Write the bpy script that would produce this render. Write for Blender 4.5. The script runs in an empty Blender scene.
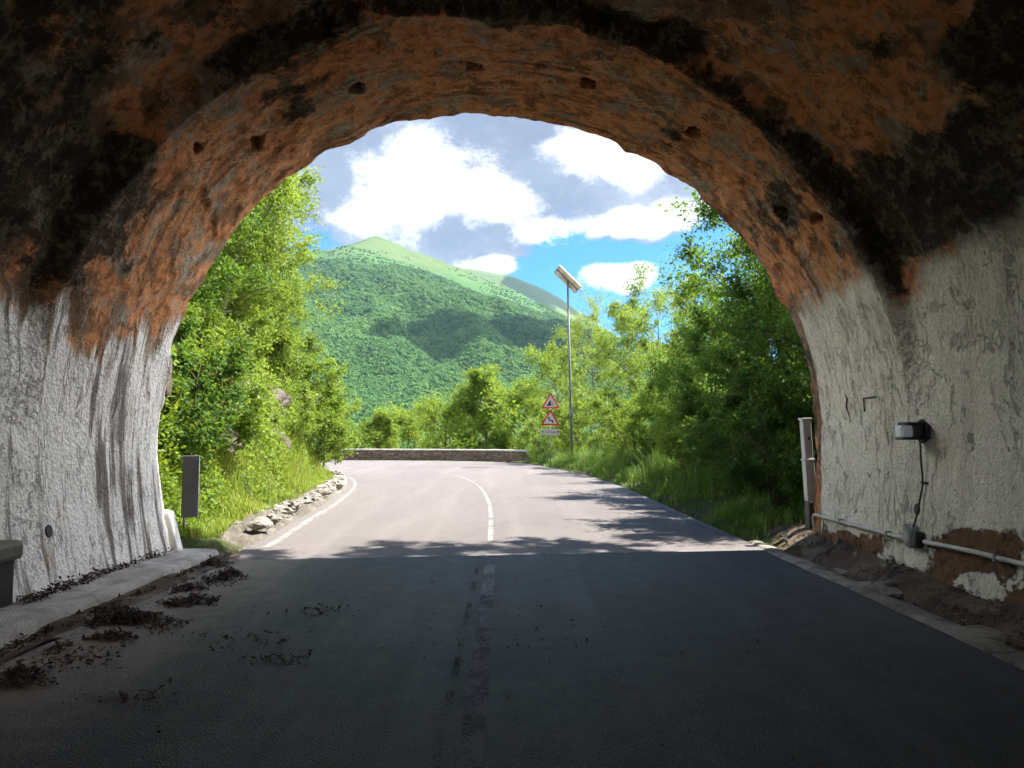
import bpy, bmesh, math, random
import numpy as np
from mathutils import Vector, Matrix
R = math.radians
sc = bpy.context.scene
COL = sc.collection
F = 740.0                      # focal length in pixels of the 1024 wide frame
PITCH = R(3.94)
CAM = np.array([0.0, 0.0, 1.6])
rng = np.random.default_rng(7)

# ------------------------------------------------------------------ helpers
def ray(px, py):
    x = (px - 512) / F; y = -(py - 384) / F
    c, s = math.cos(PITCH), math.sin(PITCH)
    return np.array([x, c - y * s, s + y * c])
def at(px, py, Y):             # world point seen at a pixel of the photograph, at depth Y
    d = ray(px, py); return CAM + d * (Y / d[1])
def gnd(px, py, z=0.0):
    d = ray(px, py); return CAM + d * ((z - CAM[2]) / d[2])
def project(P):
    d = P - CAM
    c, s = math.cos(PITCH), math.sin(PITCH)
    yc = d[..., 1] * c + d[..., 2] * s
    zc = -d[..., 1] * s + d[..., 2] * c
    return 512 + F * d[..., 0] / yc, 384 - F * zc / yc
def sstep(a, b, x):
    t = np.clip((x - a) / (b - a), 0, 1); return t * t * (3 - 2 * t)

def _h(ix, iy, iz, seed):
    n = (ix.astype(np.int64) * 374761393 + iy.astype(np.int64) * 668265263 + iz.astype(np.int64) * 2147483647 + seed * 974634777) & 0xffffffff
    n = ((n ^ (n >> 13)) * 1274126177) & 0xffffffff
    n = ((n ^ (n >> 16)) * 2246822519) & 0xffffffff
    n = n ^ (n >> 15)
    return (n & 0xffffff) / float(0xffffff)
def vnoise(x, y, z, seed=0):
    x, y, z = np.broadcast_arrays(np.asarray(x, float), np.asarray(y, float), np.asarray(z, float))
    ix, iy, iz = np.floor(x), np.floor(y), np.floor(z)
    fx, fy, fz = x - ix, y - iy, z - iz
    fx, fy, fz = [t * t * t * (t * (6 * t - 15) + 10) for t in (fx, fy, fz)]
    ix, iy, iz = ix.astype(np.int64), iy.astype(np.int64), iz.astype(np.int64)
    r = 0
    for a in (0, 1):
        for b in (0, 1):
            for c in (0, 1):
                w = (fx if a else 1 - fx) * (fy if b else 1 - fy) * (fz if c else 1 - fz)
                r = r + w * _h(ix + a, iy + b, iz + c, seed)
    return r * 2 - 1
def fbm(x, y, z=0.0, oct=4, seed=0, gain=0.5):
    r, a, f = 0, 1.0, 1.0
    for o in range(oct):
        r = r + a * vnoise(np.asarray(x) * f + 17.3 * o, np.asarray(y) * f + 5.1 * o, np.asarray(z) * f, seed + o)
        a *= gain; f *= 2.03
    return r

def np_mesh(name, V, quads, mat=None, parent=None, smooth=True, uv=None, attrs=None):
    V = np.ascontiguousarray(V, dtype=np.float32).reshape(-1, 3)
    quads = np.ascontiguousarray(quads, dtype=np.int32)
    k = quads.shape[1]
    me = bpy.data.meshes.new(name)
    me.vertices.add(len(V)); me.vertices.foreach_set('co', V.ravel())
    me.loops.add(quads.size); me.loops.foreach_set('vertex_index', quads.ravel())
    me.polygons.add(len(quads))
    me.polygons.foreach_set('loop_start', np.arange(0, quads.size, k, dtype=np.int32))
    me.polygons.foreach_set('use_smooth', np.full(len(quads), smooth, dtype=bool))
    if uv is not None:
        u = me.uv_layers.new(name='UVMap')
        u.data.foreach_set('uv', np.ascontiguousarray(uv, dtype=np.float32)[quads.ravel()].ravel())
    for n, a in (attrs or {}).items():
        at_ = me.attributes.new(n, 'FLOAT', 'POINT')
        at_.data.foreach_set('value', np.ascontiguousarray(a, dtype=np.float32).ravel())
    me.update(calc_edges=True)
    if mat: me.materials.append(mat)
    o = bpy.data.objects.new(name, me); COL.objects.link(o)
    if parent: o.parent = parent
    return o
def grid_quads(n, m, flip=False):
    i, j = np.meshgrid(np.arange(n - 1), np.arange(m - 1), indexing='ij')
    a = i * m + j
    q = np.stack([a, a + m, a + m + 1, a + 1], -1).reshape(-1, 4)
    return q[:, ::-1] if flip else q

class MB:                       # collects simple shapes, linked as ONE mesh object
    def __init__(s): s.bm = bmesh.new()
    def box(s, c, size, rot=None, bevel=0.0):
        r = bmesh.ops.create_cube(s.bm, size=1.0)
        vs = r['verts']
        M = Matrix.Translation(Vector(c)) @ (rot.to_4x4() if rot else Matrix.Identity(4)) @ Matrix.Diagonal((*size, 1))
        bmesh.ops.transform(s.bm, matrix=M, verts=vs)
        if bevel:
            es = list({e for v in vs for e in v.link_edges})
            bmesh.ops.bevel(s.bm, geom=es, offset=bevel, segments=2, affect='EDGES', profile=0.6)
        return s
    def tube(s, pts, r, n=10, cap=True):
        pts = [Vector(p) for p in pts]
        rs = r if isinstance(r, (list, tuple)) else [r] * len(pts)
        rings = []
        up = None
        for i, p in enumerate(pts):
            d = (pts[min(i + 1, len(pts) - 1)] - pts[max(i - 1, 0)]).normalized()
            if up is None: up = Vector((0, 0, 1)) if abs(d.z) < 0.9 else Vector((1, 0, 0))
            a = d.cross(up).normalized(); b = a.cross(d).normalized(); up = b
            rings.append([s.bm.verts.new(p + (a * math.cos(2 * math.pi * k / n) + b * math.sin(2 * math.pi * k / n)) * rs[i]) for k in range(n)])
        for i in range(len(rings) - 1):
            for k in range(n):
                f = s.bm.faces.new((rings[i][k], rings[i][(k + 1) % n], rings[i + 1][(k + 1) % n], rings[i + 1][k])); f.smooth = True
        if cap:
            s.bm.faces.new(rings[0]); s.bm.faces.new(rings[-1][::-1])
        return s
    def prism(s, pts, d):       # polygon (3D points) pushed along vector d
        a = [s.bm.verts.new(Vector(p)) for p in pts]
        b = [s.bm.verts.new(Vector(p) + Vector(d)) for p in pts]
        n = len(pts)
        s.bm.faces.new(a[::-1]); s.bm.faces.new(b)
        for i in range(n):
            s.bm.faces.new((a[i], a[(i + 1) % n], b[(i + 1) % n], b[i]))
        return s
    def rock(s, c, size, seed, sub=2, rough=0.28):
        r = bmesh.ops.create_icosphere(s.bm, subdivisions=sub, radius=1.0)
        for v in r['verts']:
            p = v.co.copy(); q = p * 1.3
            k = 1 + rough * float(fbm(q.x + seed, q.y, q.z, 3, seed)) 
            m = max(abs(p.x), abs(p.y), abs(p.z))
            p = p * (0.6 + 0.4 / m * 0.8) * k
            v.co = Vector((p.x * size[0], p.y * size[1], p.z * size[2])) + Vector(c)
        return s
    def build(s, name, mat, parent=None, smooth=None):
        bmesh.ops.recalc_face_normals(s.bm, faces=s.bm.faces[:])
        me = bpy.data.meshes.new(name); s.bm.to_mesh(me); s.bm.free()
        if mat: me.materials.append(mat)
        if smooth:
            for p in me.polygons: p.use_smooth = True
        o = bpy.data.objects.new(name, me); COL.objects.link(o)
        if parent: o.parent = parent; o.matrix_parent_inverse = parent.matrix_basis.inverted()
        return o
def tag(o, label=None, cat=None, group=None, kind=None):
    if label: o['label'] = label
    if cat: o['category'] = cat
    if group: o['group'] = group
    if kind: o['kind'] = kind
    return o
def empty(name, loc, label, cat, group=None):
    o = bpy.data.objects.new(name, None); o.location = loc; o.empty_display_size = 0.2
    COL.objects.link(o); return tag(o, label, cat, group)

# ------------------------------------------------------------------ node helpers
class NT:
    def __init__(s, name):
        s.m = bpy.data.materials.new(name); s.m.use_nodes = True
        s.t = s.m.node_tree; s.t.nodes.clear()
        s.out = s.t.nodes.new('ShaderNodeOutputMaterial')
    def n(s, typ, **kw):
        nd = s.t.nodes.new(typ)
        for k, v in kw.items():
            if k.startswith('i_'):
                key = k[2:]; key = int(key) if key.isdigit() else key.replace('_', ' ')
                s.set(nd.inputs[key], v)
            else: setattr(nd, k, v)
        return nd
    def set(s, inp, v):
        if isinstance(v, bpy.types.NodeSocket): s.t.links.new(v, inp)
        elif isinstance(v, bpy.types.Node): s.t.links.new(v.outputs[0], inp)
        elif isinstance(v, (tuple, list)):
            inp.default_value = (*v, 1.0) if len(v) == 3 and inp.type == 'RGBA' else v
        else: inp.default_value = v
    def noise(s, vec, scale, detail=4, rough=0.55, dist=0.0):
        return s.n('ShaderNodeTexNoise', i_Vector=vec, i_Scale=scale, i_Detail=detail, i_Roughness=rough, i_Distortion=dist).outputs['Fac']
    def vor(s, vec, scale, feature='F1', rand=1.0):
        return s.n('ShaderNodeTexVoronoi', feature=feature, i_Vector=vec, i_Scale=scale, i_Randomness=rand).outputs['Distance']
    def ramp(s, fac, a, b):     # smooth 0..1 between a and b
        return s.n('ShaderNodeMapRange', interpolation_type='SMOOTHSTEP', i_0=fac, i_1=a, i_2=b, i_3=0.0, i_4=1.0).outputs[0]
    def mix(s, fac, a, b):
        nd = s.n('ShaderNodeMix', data_type='RGBA'); nd.clamp_factor = True
        s.set(nd.inputs[0], fac); s.set(nd.inputs[6], a); s.set(nd.inputs[7], b); return nd.outputs[2]
    def math(s, op, a, b=0.0, c=None):
        nd = s.n('ShaderNodeMath', operation=op); s.set(nd.inputs[0], a); s.set(nd.inputs[1], b)
        if c is not None: s.set(nd.inputs[2], c)
        return nd.outputs[0]
    def attr(s, name): return s.n('ShaderNodeAttribute', attribute_name=name).outputs['Fac']
    def coord(s, which='Object'): return s.n('ShaderNodeTexCoord').outputs[which]
    def pos(s): return s.n('ShaderNodeNewGeometry').outputs['Position']
    def mapv(s, vec, scale=(1, 1, 1), loc=(0, 0, 0)):
        return s.n('ShaderNodeMapping', i_Vector=vec, i_Scale=scale, i_Location=loc).outputs[0]
    def bump(s, h, dist, strength=1.0, normal=None):
        nd = s.n('ShaderNodeBump', i_Height=h, i_Distance=dist, i_Strength=strength)
        if normal is not None: s.set(nd.inputs['Normal'], normal)
        return nd.outputs[0]
    def pbr(s, col, rough=0.9, normal=None, metal=0.0, spec=0.3):
        nd = s.n('ShaderNodeBsdfPrincipled'); s.set(nd.inputs['Base Color'], col); s.set(nd.inputs['Roughness'], rough)
        s.set(nd.inputs['Metallic'], metal); s.set(nd.inputs['Specular IOR Level'], spec)
        if normal is not None: s.set(nd.inputs['Normal'], normal)
        return nd.outputs[0]
    def done(s, shader): s.t.links.new(shader, s.out.inputs['Surface']); return s.m

def simple(name, col, rough=0.6, metal=0.0, var=0.25, scale=6.0, bump=0.0, spec=0.4):
    t = NT(name); p = t.coord('Object')
    nz = t.noise(p, scale, 6, 0.6)
    c = t.mix(t.ramp(nz, 0.3, 0.75), col, tuple(x * (1 - var) for x in col))
    nrm = t.bump(t.noise(p, scale * 8, 4), bump) if bump else None
    r = t.math('ADD', t.math('MULTIPLY', nz, 0.25), rough - 0.12)
    return t.done(t.pbr(c, r, nrm, metal, spec))

def leaf_mat(name, a, b, dry=None, trans=0.5):
    t = NT(name)
    g = t.n('ShaderNodeNewGeometry'); rnd = g.outputs['Random Per Island']
    oi = t.n('ShaderNodeObjectInfo').outputs['Random']
    n1 = t.noise(g.outputs['Position'], 0.9, 3)
    f = t.math('ADD', t.math('MULTIPLY', rnd, 0.6), t.math('MULTIPLY', t.ramp(n1, 0.3, 0.7), 0.4))
    f = t.math('ADD', f, t.math('MULTIPLY', t.math('SUBTRACT', oi, 0.5), 0.35))
    c = t.mix(f, a, b)
    if dry: c = t.mix(t.ramp(rnd, 0.91, 0.95), c, dry)
    d = t.pbr(c, 0.55, None, 0, 0.35)
    tr = t.n('ShaderNodeBsdfTranslucent'); t.set(tr.inputs[0], t.mix(0.5, c, (min(1, b[0] * 1.5), min(1, b[1] * 1.35), b[2] * 0.6)))
    mx = t.n('ShaderNodeMixShader'); t.set(mx.inputs[0], trans); t.set(mx.inputs[1], d); t.set(mx.inputs[2], tr.outputs[0])
    return t.done(mx.outputs[0])

# ------------------------------------------------------------------ materials
def mat_lining():
    t = NT('tunnel_lining'); p = t.coord('Object')
    uv = t.n('ShaderNodeUVMap', uv_map='UVMap').outputs[0]
    ring, soot_shade, peel, paint, orange = t.attr('ring'), t.attr('soot_shade'), t.attr('peel'), t.attr('paint'), t.attr('orange')
    right = t.attr('right')
    streak = t.noise(t.mapv(uv, (5.0, 0.55, 1)), 1.0, 9, 0.66, 0.5)        # stretched along the arc: run-off
    streak2 = t.noise(t.mapv(uv, (4.2, 0.33, 1), (3, 7, 0)), 1.0, 8, 0.62, 0.25)
    course = t.noise(t.mapv(uv, (4.5, 0.8, 1), (9, 2, 0)), 1.0, 7, 0.65, 0.6)
    big = t.noise(p, 0.75, 12, 0.72, 0.1); mid = t.noise(p, 2.3, 10, 0.75, 0.12); fine = t.noise(p, 9.0, 8, 0.7)
    grit = t.noise(p, 34.0, 4, 0.7)
    # bare plaster and stone
    OR = t.mix(t.ramp(fine, 0.35, 0.7), (0.80, 0.36, 0.15), (0.56, 0.215, 0.085))
    OR = t.mix(t.ramp(mid, 0.52, 0.72), OR, (0.72, 0.45, 0.25))
    BR = t.mix(t.ramp(fine, 0.3, 0.7), (0.36, 0.21, 0.115), (0.17, 0.095, 0.05))
    crust = t.noise(t.mapv(p, (1, 1, 1), (5, 3, 1)), 4.6, 12, 0.78, 0.1)
    DK = t.mix(t.ramp(crust, 0.50, 0.60), t.mix(t.ramp(grit, 0.35, 0.8), (0.014, 0.011, 0.008), (0.06, 0.05, 0.034)), (0.19, 0.16, 0.11))
    GR = t.mix(t.ramp(fine, 0.4, 0.75), (0.28, 0.23, 0.165), (0.60, 0.53, 0.43))
    bias = t.math('MULTIPLY', orange, 0.34)
    f_or = t.math('ADD', t.math('ADD', t.math('MULTIPLY', course, t.math('MULTIPLY', ring, 0.5)), t.math('MULTIPLY', big, t.math('SUBTRACT', 1.0, t.math('MULTIPLY', ring, 0.5)))), bias)
    cell = t.n('ShaderNodeTexVoronoi', i_Vector=t.mapv(uv, (1.5, 1.15, 1)), i_Scale=1.6)
    cellr = t.n('ShaderNodeSeparateXYZ', i_0=cell.outputs['Color']).outputs[0]
    f_or = t.math('ADD', f_or, t.math('MULTIPLY', t.math('SUBTRACT', cellr, 0.5), 0.10))
    c = t.mix(t.ramp(f_or, 0.495, 0.522), BR, OR)
    c = t.mix(t.math('MULTIPLY', t.math('MULTIPLY', t.ramp(f_or, 0.478, 0.495), t.math('SUBTRACT', 1.0, t.ramp(f_or, 0.495, 0.506))), 0.65), c, (0.66, 0.50, 0.34))
    c = t.mix(t.math('MULTIPLY', t.ramp(crust, 0.505, 0.56), 0.62), c, (0.10, 0.055, 0.032))
    c = t.mix(t.math('MULTIPLY', t.ramp(crust, 0.46, 0.36), 0.40), c, (0.70, 0.44, 0.25))
    blotch = t.noise(t.mapv(p, (1, 1, 1), (2, 8, 4)), 1.4, 12, 0.72, 0.15)
    c = t.mix(t.math('MULTIPLY', t.ramp(blotch, 0.535, 0.58), 0.7), c, (0.15, 0.10, 0.062))
    c = t.mix(t.math('MULTIPLY', t.ramp(t.noise(p, 1.7, 11, 0.72, 0.15), 0.535, 0.585), 0.85), c, GR)
    f_dk = t.math('ADD', t.math('ADD', t.math('MULTIPLY', mid, 0.6), t.math('MULTIPLY', t.noise(p, 1.1, 6, 0.6), 0.4)), t.math('MULTIPLY', soot_shade, 0.30))
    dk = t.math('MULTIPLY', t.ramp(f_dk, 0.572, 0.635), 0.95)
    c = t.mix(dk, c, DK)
    c = t.mix(t.math('MULTIPLY', t.math('MULTIPLY', t.ramp(streak, 0.52, 0.66), ring), 0.72), c, (0.045, 0.03, 0.02))
    # pale lime veins
    vein = t.math('ABSOLUTE', t.math('SUBTRACT', t.noise(p, 1.25, 9, 0.66, 0.25), 0.5))
    c = t.mix(t.math('MULTIPLY', t.math('SUBTRACT', 1.0, t.ramp(vein, 0.0, 0.016)), t.math('MULTIPLY', t.math('MULTIPLY', t.ramp(big, 0.40, 0.58), 0.75), t.math('SUBTRACT', 1.0, t.math('MULTIPLY', dk, 0.85)))), c, (0.62, 0.55, 0.45))
    # whitewash, its ragged edge, run-off stains
    WL = t.mix(t.ramp(fine, 0.3, 0.75), (0.90, 0.88, 0.85), (0.78, 0.76, 0.73))
    WR = t.mix(t.ramp(fine, 0.3, 0.75), (0.80, 0.76, 0.64), (0.64, 0.60, 0.48))
    W = t.mix(right, WL, WR)
    W = t.mix(t.math('MULTIPLY', t.ramp(t.noise(t.mapv(p, (1, 1, 0.5)), 7.0, 8, 0.75), 0.56, 0.70), 0.45), W, (0.17, 0.14, 0.105))
    lft = t.math('SUBTRACT', 1.0, right)
    W = t.mix(t.math('MULTIPLY', t.ramp(streak2, 0.510, 0.60), t.math('ADD', t.math('MULTIPLY', lft, 0.70), 0.16)), W, (0.10, 0.075, 0.06))
    W = t.mix(t.math('MULTIPLY', t.ramp(streak, 0.56, 0.68), t.math('ADD', t.math('MULTIPLY', lft, 0.55), 0.14)), W, (0.27, 0.17, 0.09))
    crack = t.math('ABSOLUTE', t.math('SUBTRACT', t.noise(t.mapv(p, (1, 1, 0.45)), 1.6, 7, 0.6, 0.7), 0.5))
    W = t.mix(t.math('MULTIPLY', t.math('MULTIPLY', t.math('SUBTRACT', 1.0, t.ramp(crack, 0.0, 0.006)), t.ramp(big, 0.45, 0.6)), 0.85), W, (0.07, 0.055, 0.04))
    speck = t.noise(p, 42.0, 3, 0.6)
    W = t.mix(t.math('MULTIPLY', t.ramp(speck, 0.55, 0.66), 0.5), W, (0.16, 0.14, 0.115))
    drip = t.noise(t.mapv(uv, (2.6, 0.30, 1), (6, 1, 0)), 1.0, 6, 0.6, 0.3)
    fp = t.math('ADD', paint, t.math('ADD', t.math('MULTIPLY', t.math('SUBTRACT', drip, 0.5), t.math('ADD', t.math('MULTIPLY', lft, 2.3), 0.35)), t.math('MULTIPLY', t.math('SUBTRACT', mid, 0.5), 0.9)))
    pm = t.ramp(fp, 0.33, 0.62)
    fpl = t.math('ADD', peel, t.math('MULTIPLY', t.math('SUBTRACT', mid, 0.5), 1.3))
    pl = t.ramp(fpl, 0.5, 0.56)
    EARTH = t.mix(t.ramp(fine, 0.35, 0.7), (0.20, 0.115, 0.06), (0.09, 0.055, 0.03))
    c = t.mix(pm, c, W); c = t.mix(pl, c, EARTH)
    # relief: roughcast on the wash, broken plaster above
    rc = t.math('ADD', t.vor(t.mapv(p, (1, 1, 0.8)), 26.0), t.math('MULTIPLY', t.noise(p, 55.0, 3), 0.6))
    rel = t.math('ADD', t.math('MULTIPLY', fine, 0.9), t.math('MULTIPLY', grit, 0.5))
    h = t.math('ADD', t.math('ADD', t.math('MULTIPLY', rel, 0.024), t.math('MULTIPLY', t.math('MULTIPLY', crust, t.math('SUBTRACT', 1.0, pm)), 0.085)), t.math('MULTIPLY', t.math('MULTIPLY', rc, pm), 0.012))
    h = t.math('ADD', h, t.math('MULTIPLY', t.ramp(f_or, 0.485, 0.505), 0.03))
    h = t.math('ADD', h, t.math('MULTIPLY', pl, -0.035))
    h = t.math('ADD', h, t.math('MULTIPLY', t.ramp(fp, 0.42, 0.48), 0.008))
    return t.done(t.pbr(c, 0.95, t.bump(h, 1.0, 1.0), 0, 0.15))

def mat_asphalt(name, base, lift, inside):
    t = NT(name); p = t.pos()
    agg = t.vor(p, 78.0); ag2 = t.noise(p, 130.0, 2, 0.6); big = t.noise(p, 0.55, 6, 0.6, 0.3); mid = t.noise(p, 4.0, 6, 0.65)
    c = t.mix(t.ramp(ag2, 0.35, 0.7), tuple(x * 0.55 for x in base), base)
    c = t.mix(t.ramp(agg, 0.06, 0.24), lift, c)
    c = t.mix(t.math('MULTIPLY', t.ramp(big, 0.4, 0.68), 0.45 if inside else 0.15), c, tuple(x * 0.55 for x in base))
    wear = t.noise(t.mapv(p, (1.6, 0.10, 1)), 1.0, 5, 0.55, 0.2)            # wheel tracks run along the road
    c = t.mix(t.math('MULTIPLY', t.ramp(wear, 0.45, 0.75), 0.30), c, lift)
    dust = t.ramp(t.noise(p, 1.6, 8, 0.7), 0.56, 0.74)
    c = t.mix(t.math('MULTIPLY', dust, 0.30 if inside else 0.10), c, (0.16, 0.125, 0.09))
    if inside:                  # earth washed in along the left gutter
        sx = t.n('ShaderNodeSeparateXYZ', i_0=p).outputs[0]
        e = t.math('ADD', t.math('MULTIPLY', sx, -1.0), t.math('MULTIPLY', t.math('SUBTRACT', mid, 0.5), 1.8))
        c = t.mix(t.math('MULTIPLY', t.ramp(e, 2.0, 3.4), 0.8), c, (0.25, 0.205, 0.155))
    c = t.mix(t.math('MULTIPLY', t.ramp(t.noise(p, 95.0, 2, 0.5), 0.60, 0.68), 0.6), c, tuple(min(.5, x * 1.7) for x in lift))
    ck = t.math('ABSOLUTE', t.math('SUBTRACT', t.noise(t.mapv(p, (1.0, 0.6, 1)), 0.9, 9, 0.62, 0.1), 0.5))
    c = t.mix(t.math('MULTIPLY', t.math('SUBTRACT', 1.0, t.ramp(ck, 0.0, 0.005)), t.math('MULTIPLY', t.ramp(t.noise(p, 0.35, 3), 0.45, 0.55), 0.7)), c, tuple(x * 0.3 for x in base))
    pt = t.n('ShaderNodeTexVoronoi', i_Vector=t.mapv(p, (0.55, 0.22, 1)), i_Scale=1.0)
    c = t.mix(t.math('MULTIPLY', t.ramp(t.n('ShaderNodeSeparateXYZ', i_0=pt.outputs['Color']).outputs[0], 0.72, 0.74), 0.22), c, tuple(x * 0.5 for x in base))
    h = t.math('ADD', t.math('MULTIPLY', agg, 0.010), t.math('MULTIPLY', ag2, 0.007))
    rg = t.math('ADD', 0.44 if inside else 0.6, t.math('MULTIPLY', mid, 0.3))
    return t.done(t.pbr(c, rg, t.bump(h, 1.0, 0.9), 0, 0.4))

def mat_paint_line(name, col, lo, hi):
    t = NT(name); p = t.pos()
    w = t.math('ADD', t.math('MULTIPLY', t.noise(p, 2.2, 6, 0.7), 0.6), t.math('MULTIPLY', t.noise(p, 45.0, 3, 0.6), 0.4))
    a = t.math('SUBTRACT', 1.0, t.ramp(w, lo, hi))
    d = t.pbr(t.mix(t.noise(p, 8, 5), col, tuple(x * 0.7 for x in col)), 0.8)
    tr = t.n('ShaderNodeBsdfTransparent'); mx = t.n('ShaderNodeMixShader')
    t.set(mx.inputs[0], a); t.set(mx.inputs[1], tr.outputs[0]); t.set(mx.inputs[2], d)
    return t.done(mx.outputs[0])

def mat_concrete(name, a, b, bump=0.02, dirt=(0.08, 0.06, 0.045), damt=0.5):
    t = NT(name); p = t.pos()
    n1 = t.noise(p, 1.8, 8, 0.65); n2 = t.noise(p, 14, 6, 0.7)
    c = t.mix(t.ramp(n1, 0.35, 0.65), a, b)
    c = t.mix(t.math('MULTIPLY', t.ramp(n2, 0.5, 0.75), 0.4), c, tuple(x * 0.5 for x in b))
    c = t.mix(t.math('MULTIPLY', t.ramp(t.noise(p, 3.1, 8, 0.7, 0.5), 0.5, 0.66), damt), c, dirt)
    return t.done(t.pbr(c, 0.9, t.bump(t.math('ADD', n2, t.noise(p, 60, 3)), bump), 0, 0.2))

def mat_soil():
    t = NT('soil'); p = t.pos()
    n1 = t.noise(p, 0.8, 8, 0.65); n2 = t.noise(p, 7, 8, 0.7)
    c = t.mix(t.ramp(n1, 0.4, 0.6), (0.11, 0.085, 0.05), (0.05, 0.085, 0.022))
    c = t.mix(t.ramp(n2, 0.5, 0.75), c, (0.17, 0.14, 0.09))
    return t.done(t.pbr(c, 1.0, t.bump(n2, 0.12), 0, 0.1))
def mat_mountain():
    t = NT('mountain_ground'); p = t.pos()
    z = t.n('ShaderNodeSeparateXYZ', i_0=p).outputs[2]
    n1 = t.noise(p, 0.012, 8, 0.65); n2 = t.noise(p, 0.06, 7, 0.7)
    e = t.math('ADD', z, t.math('MULTIPLY', t.math('SUBTRACT', n1, 0.5), 420))
    c = t.mix(t.ramp(n2, 0.35, 0.7), (0.035, 0.085, 0.025), (0.06, 0.125, 0.033))
    gr = t.mix(t.ramp(n2, 0.4, 0.65), (0.080, 0.110, 0.036), (0.055, 0.088, 0.030))
    c = t.mix(t.ramp(e, 430, 560), c, gr)
    c = t.mix(t.math('MULTIPLY', t.ramp(t.noise(p, 0.03, 8, 0.75), 0.58, 0.68), 0.4), c, (0.16, 0.14, 0.09))
    return t.done(t.pbr(c, 1.0, t.bump(n2, 6.0, 0.6), 0, 0.05))
def mat_forest():
    t = NT('forest_leaf'); g = t.n('ShaderNodeNewGeometry'); p = g.outputs['Position']
    oi = t.n('ShaderNodeObjectInfo').outputs['Random']
    n = t.noise(p, 0.006, 5)
    f = t.math('ADD', t.math('MULTIPLY', oi, 0.65), t.math('MULTIPLY', t.ramp(n, 0.35, 0.65), 0.35))
    c = t.mix(f, (0.024, 0.070, 0.020), (0.075, 0.145, 0.030))
    return t.done(t.pbr(c, 0.9, t.bump(t.noise(p, 1.2, 3), 0.8), 0, 0.1))
def mat_bark(name='bark', a=(0.15, 0.12, 0.09), b=(0.07, 0.055, 0.04)):
    t = NT(name); p = t.coord('Object')
    n = t.noise(t.mapv(p, (6, 6, 1.2)), 2.0, 8, 0.7)
    return t.done(t.pbr(t.mix(n, b, a), 0.95, t.bump(n, 0.03), 0, 0.1))
def mat_stonewall():
    t = NT('rubble_masonry'); p = t.pos()
    v = t.n('ShaderNodeTexVoronoi', feature='F1', i_Vector=t.mapv(p, (1, 1, 1.7)), i_Scale=4.2)
    e = t.vor(t.mapv(p, (1, 1, 1.7)), 4.2, 'DISTANCE_TO_EDGE')
    c = t.mix(t.n('ShaderNodeSeparateXYZ', i_0=v.outputs['Color']).outputs[0], (0.21, 0.15, 0.11), (0.34, 0.27, 0.21))
    c = t.mix(t.ramp(t.noise(p, 9, 6), 0.45, 0.7), c, (0.15, 0.11, 0.08))
    c = t.mix(t.ramp(e, 0.02, 0.07), (0.13, 0.10, 0.08), c)
    return t.done(t.pbr(c, 0.95, t.bump(t.ramp(e, 0.0, 0.12), 0.04), 0, 0.15))

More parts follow.
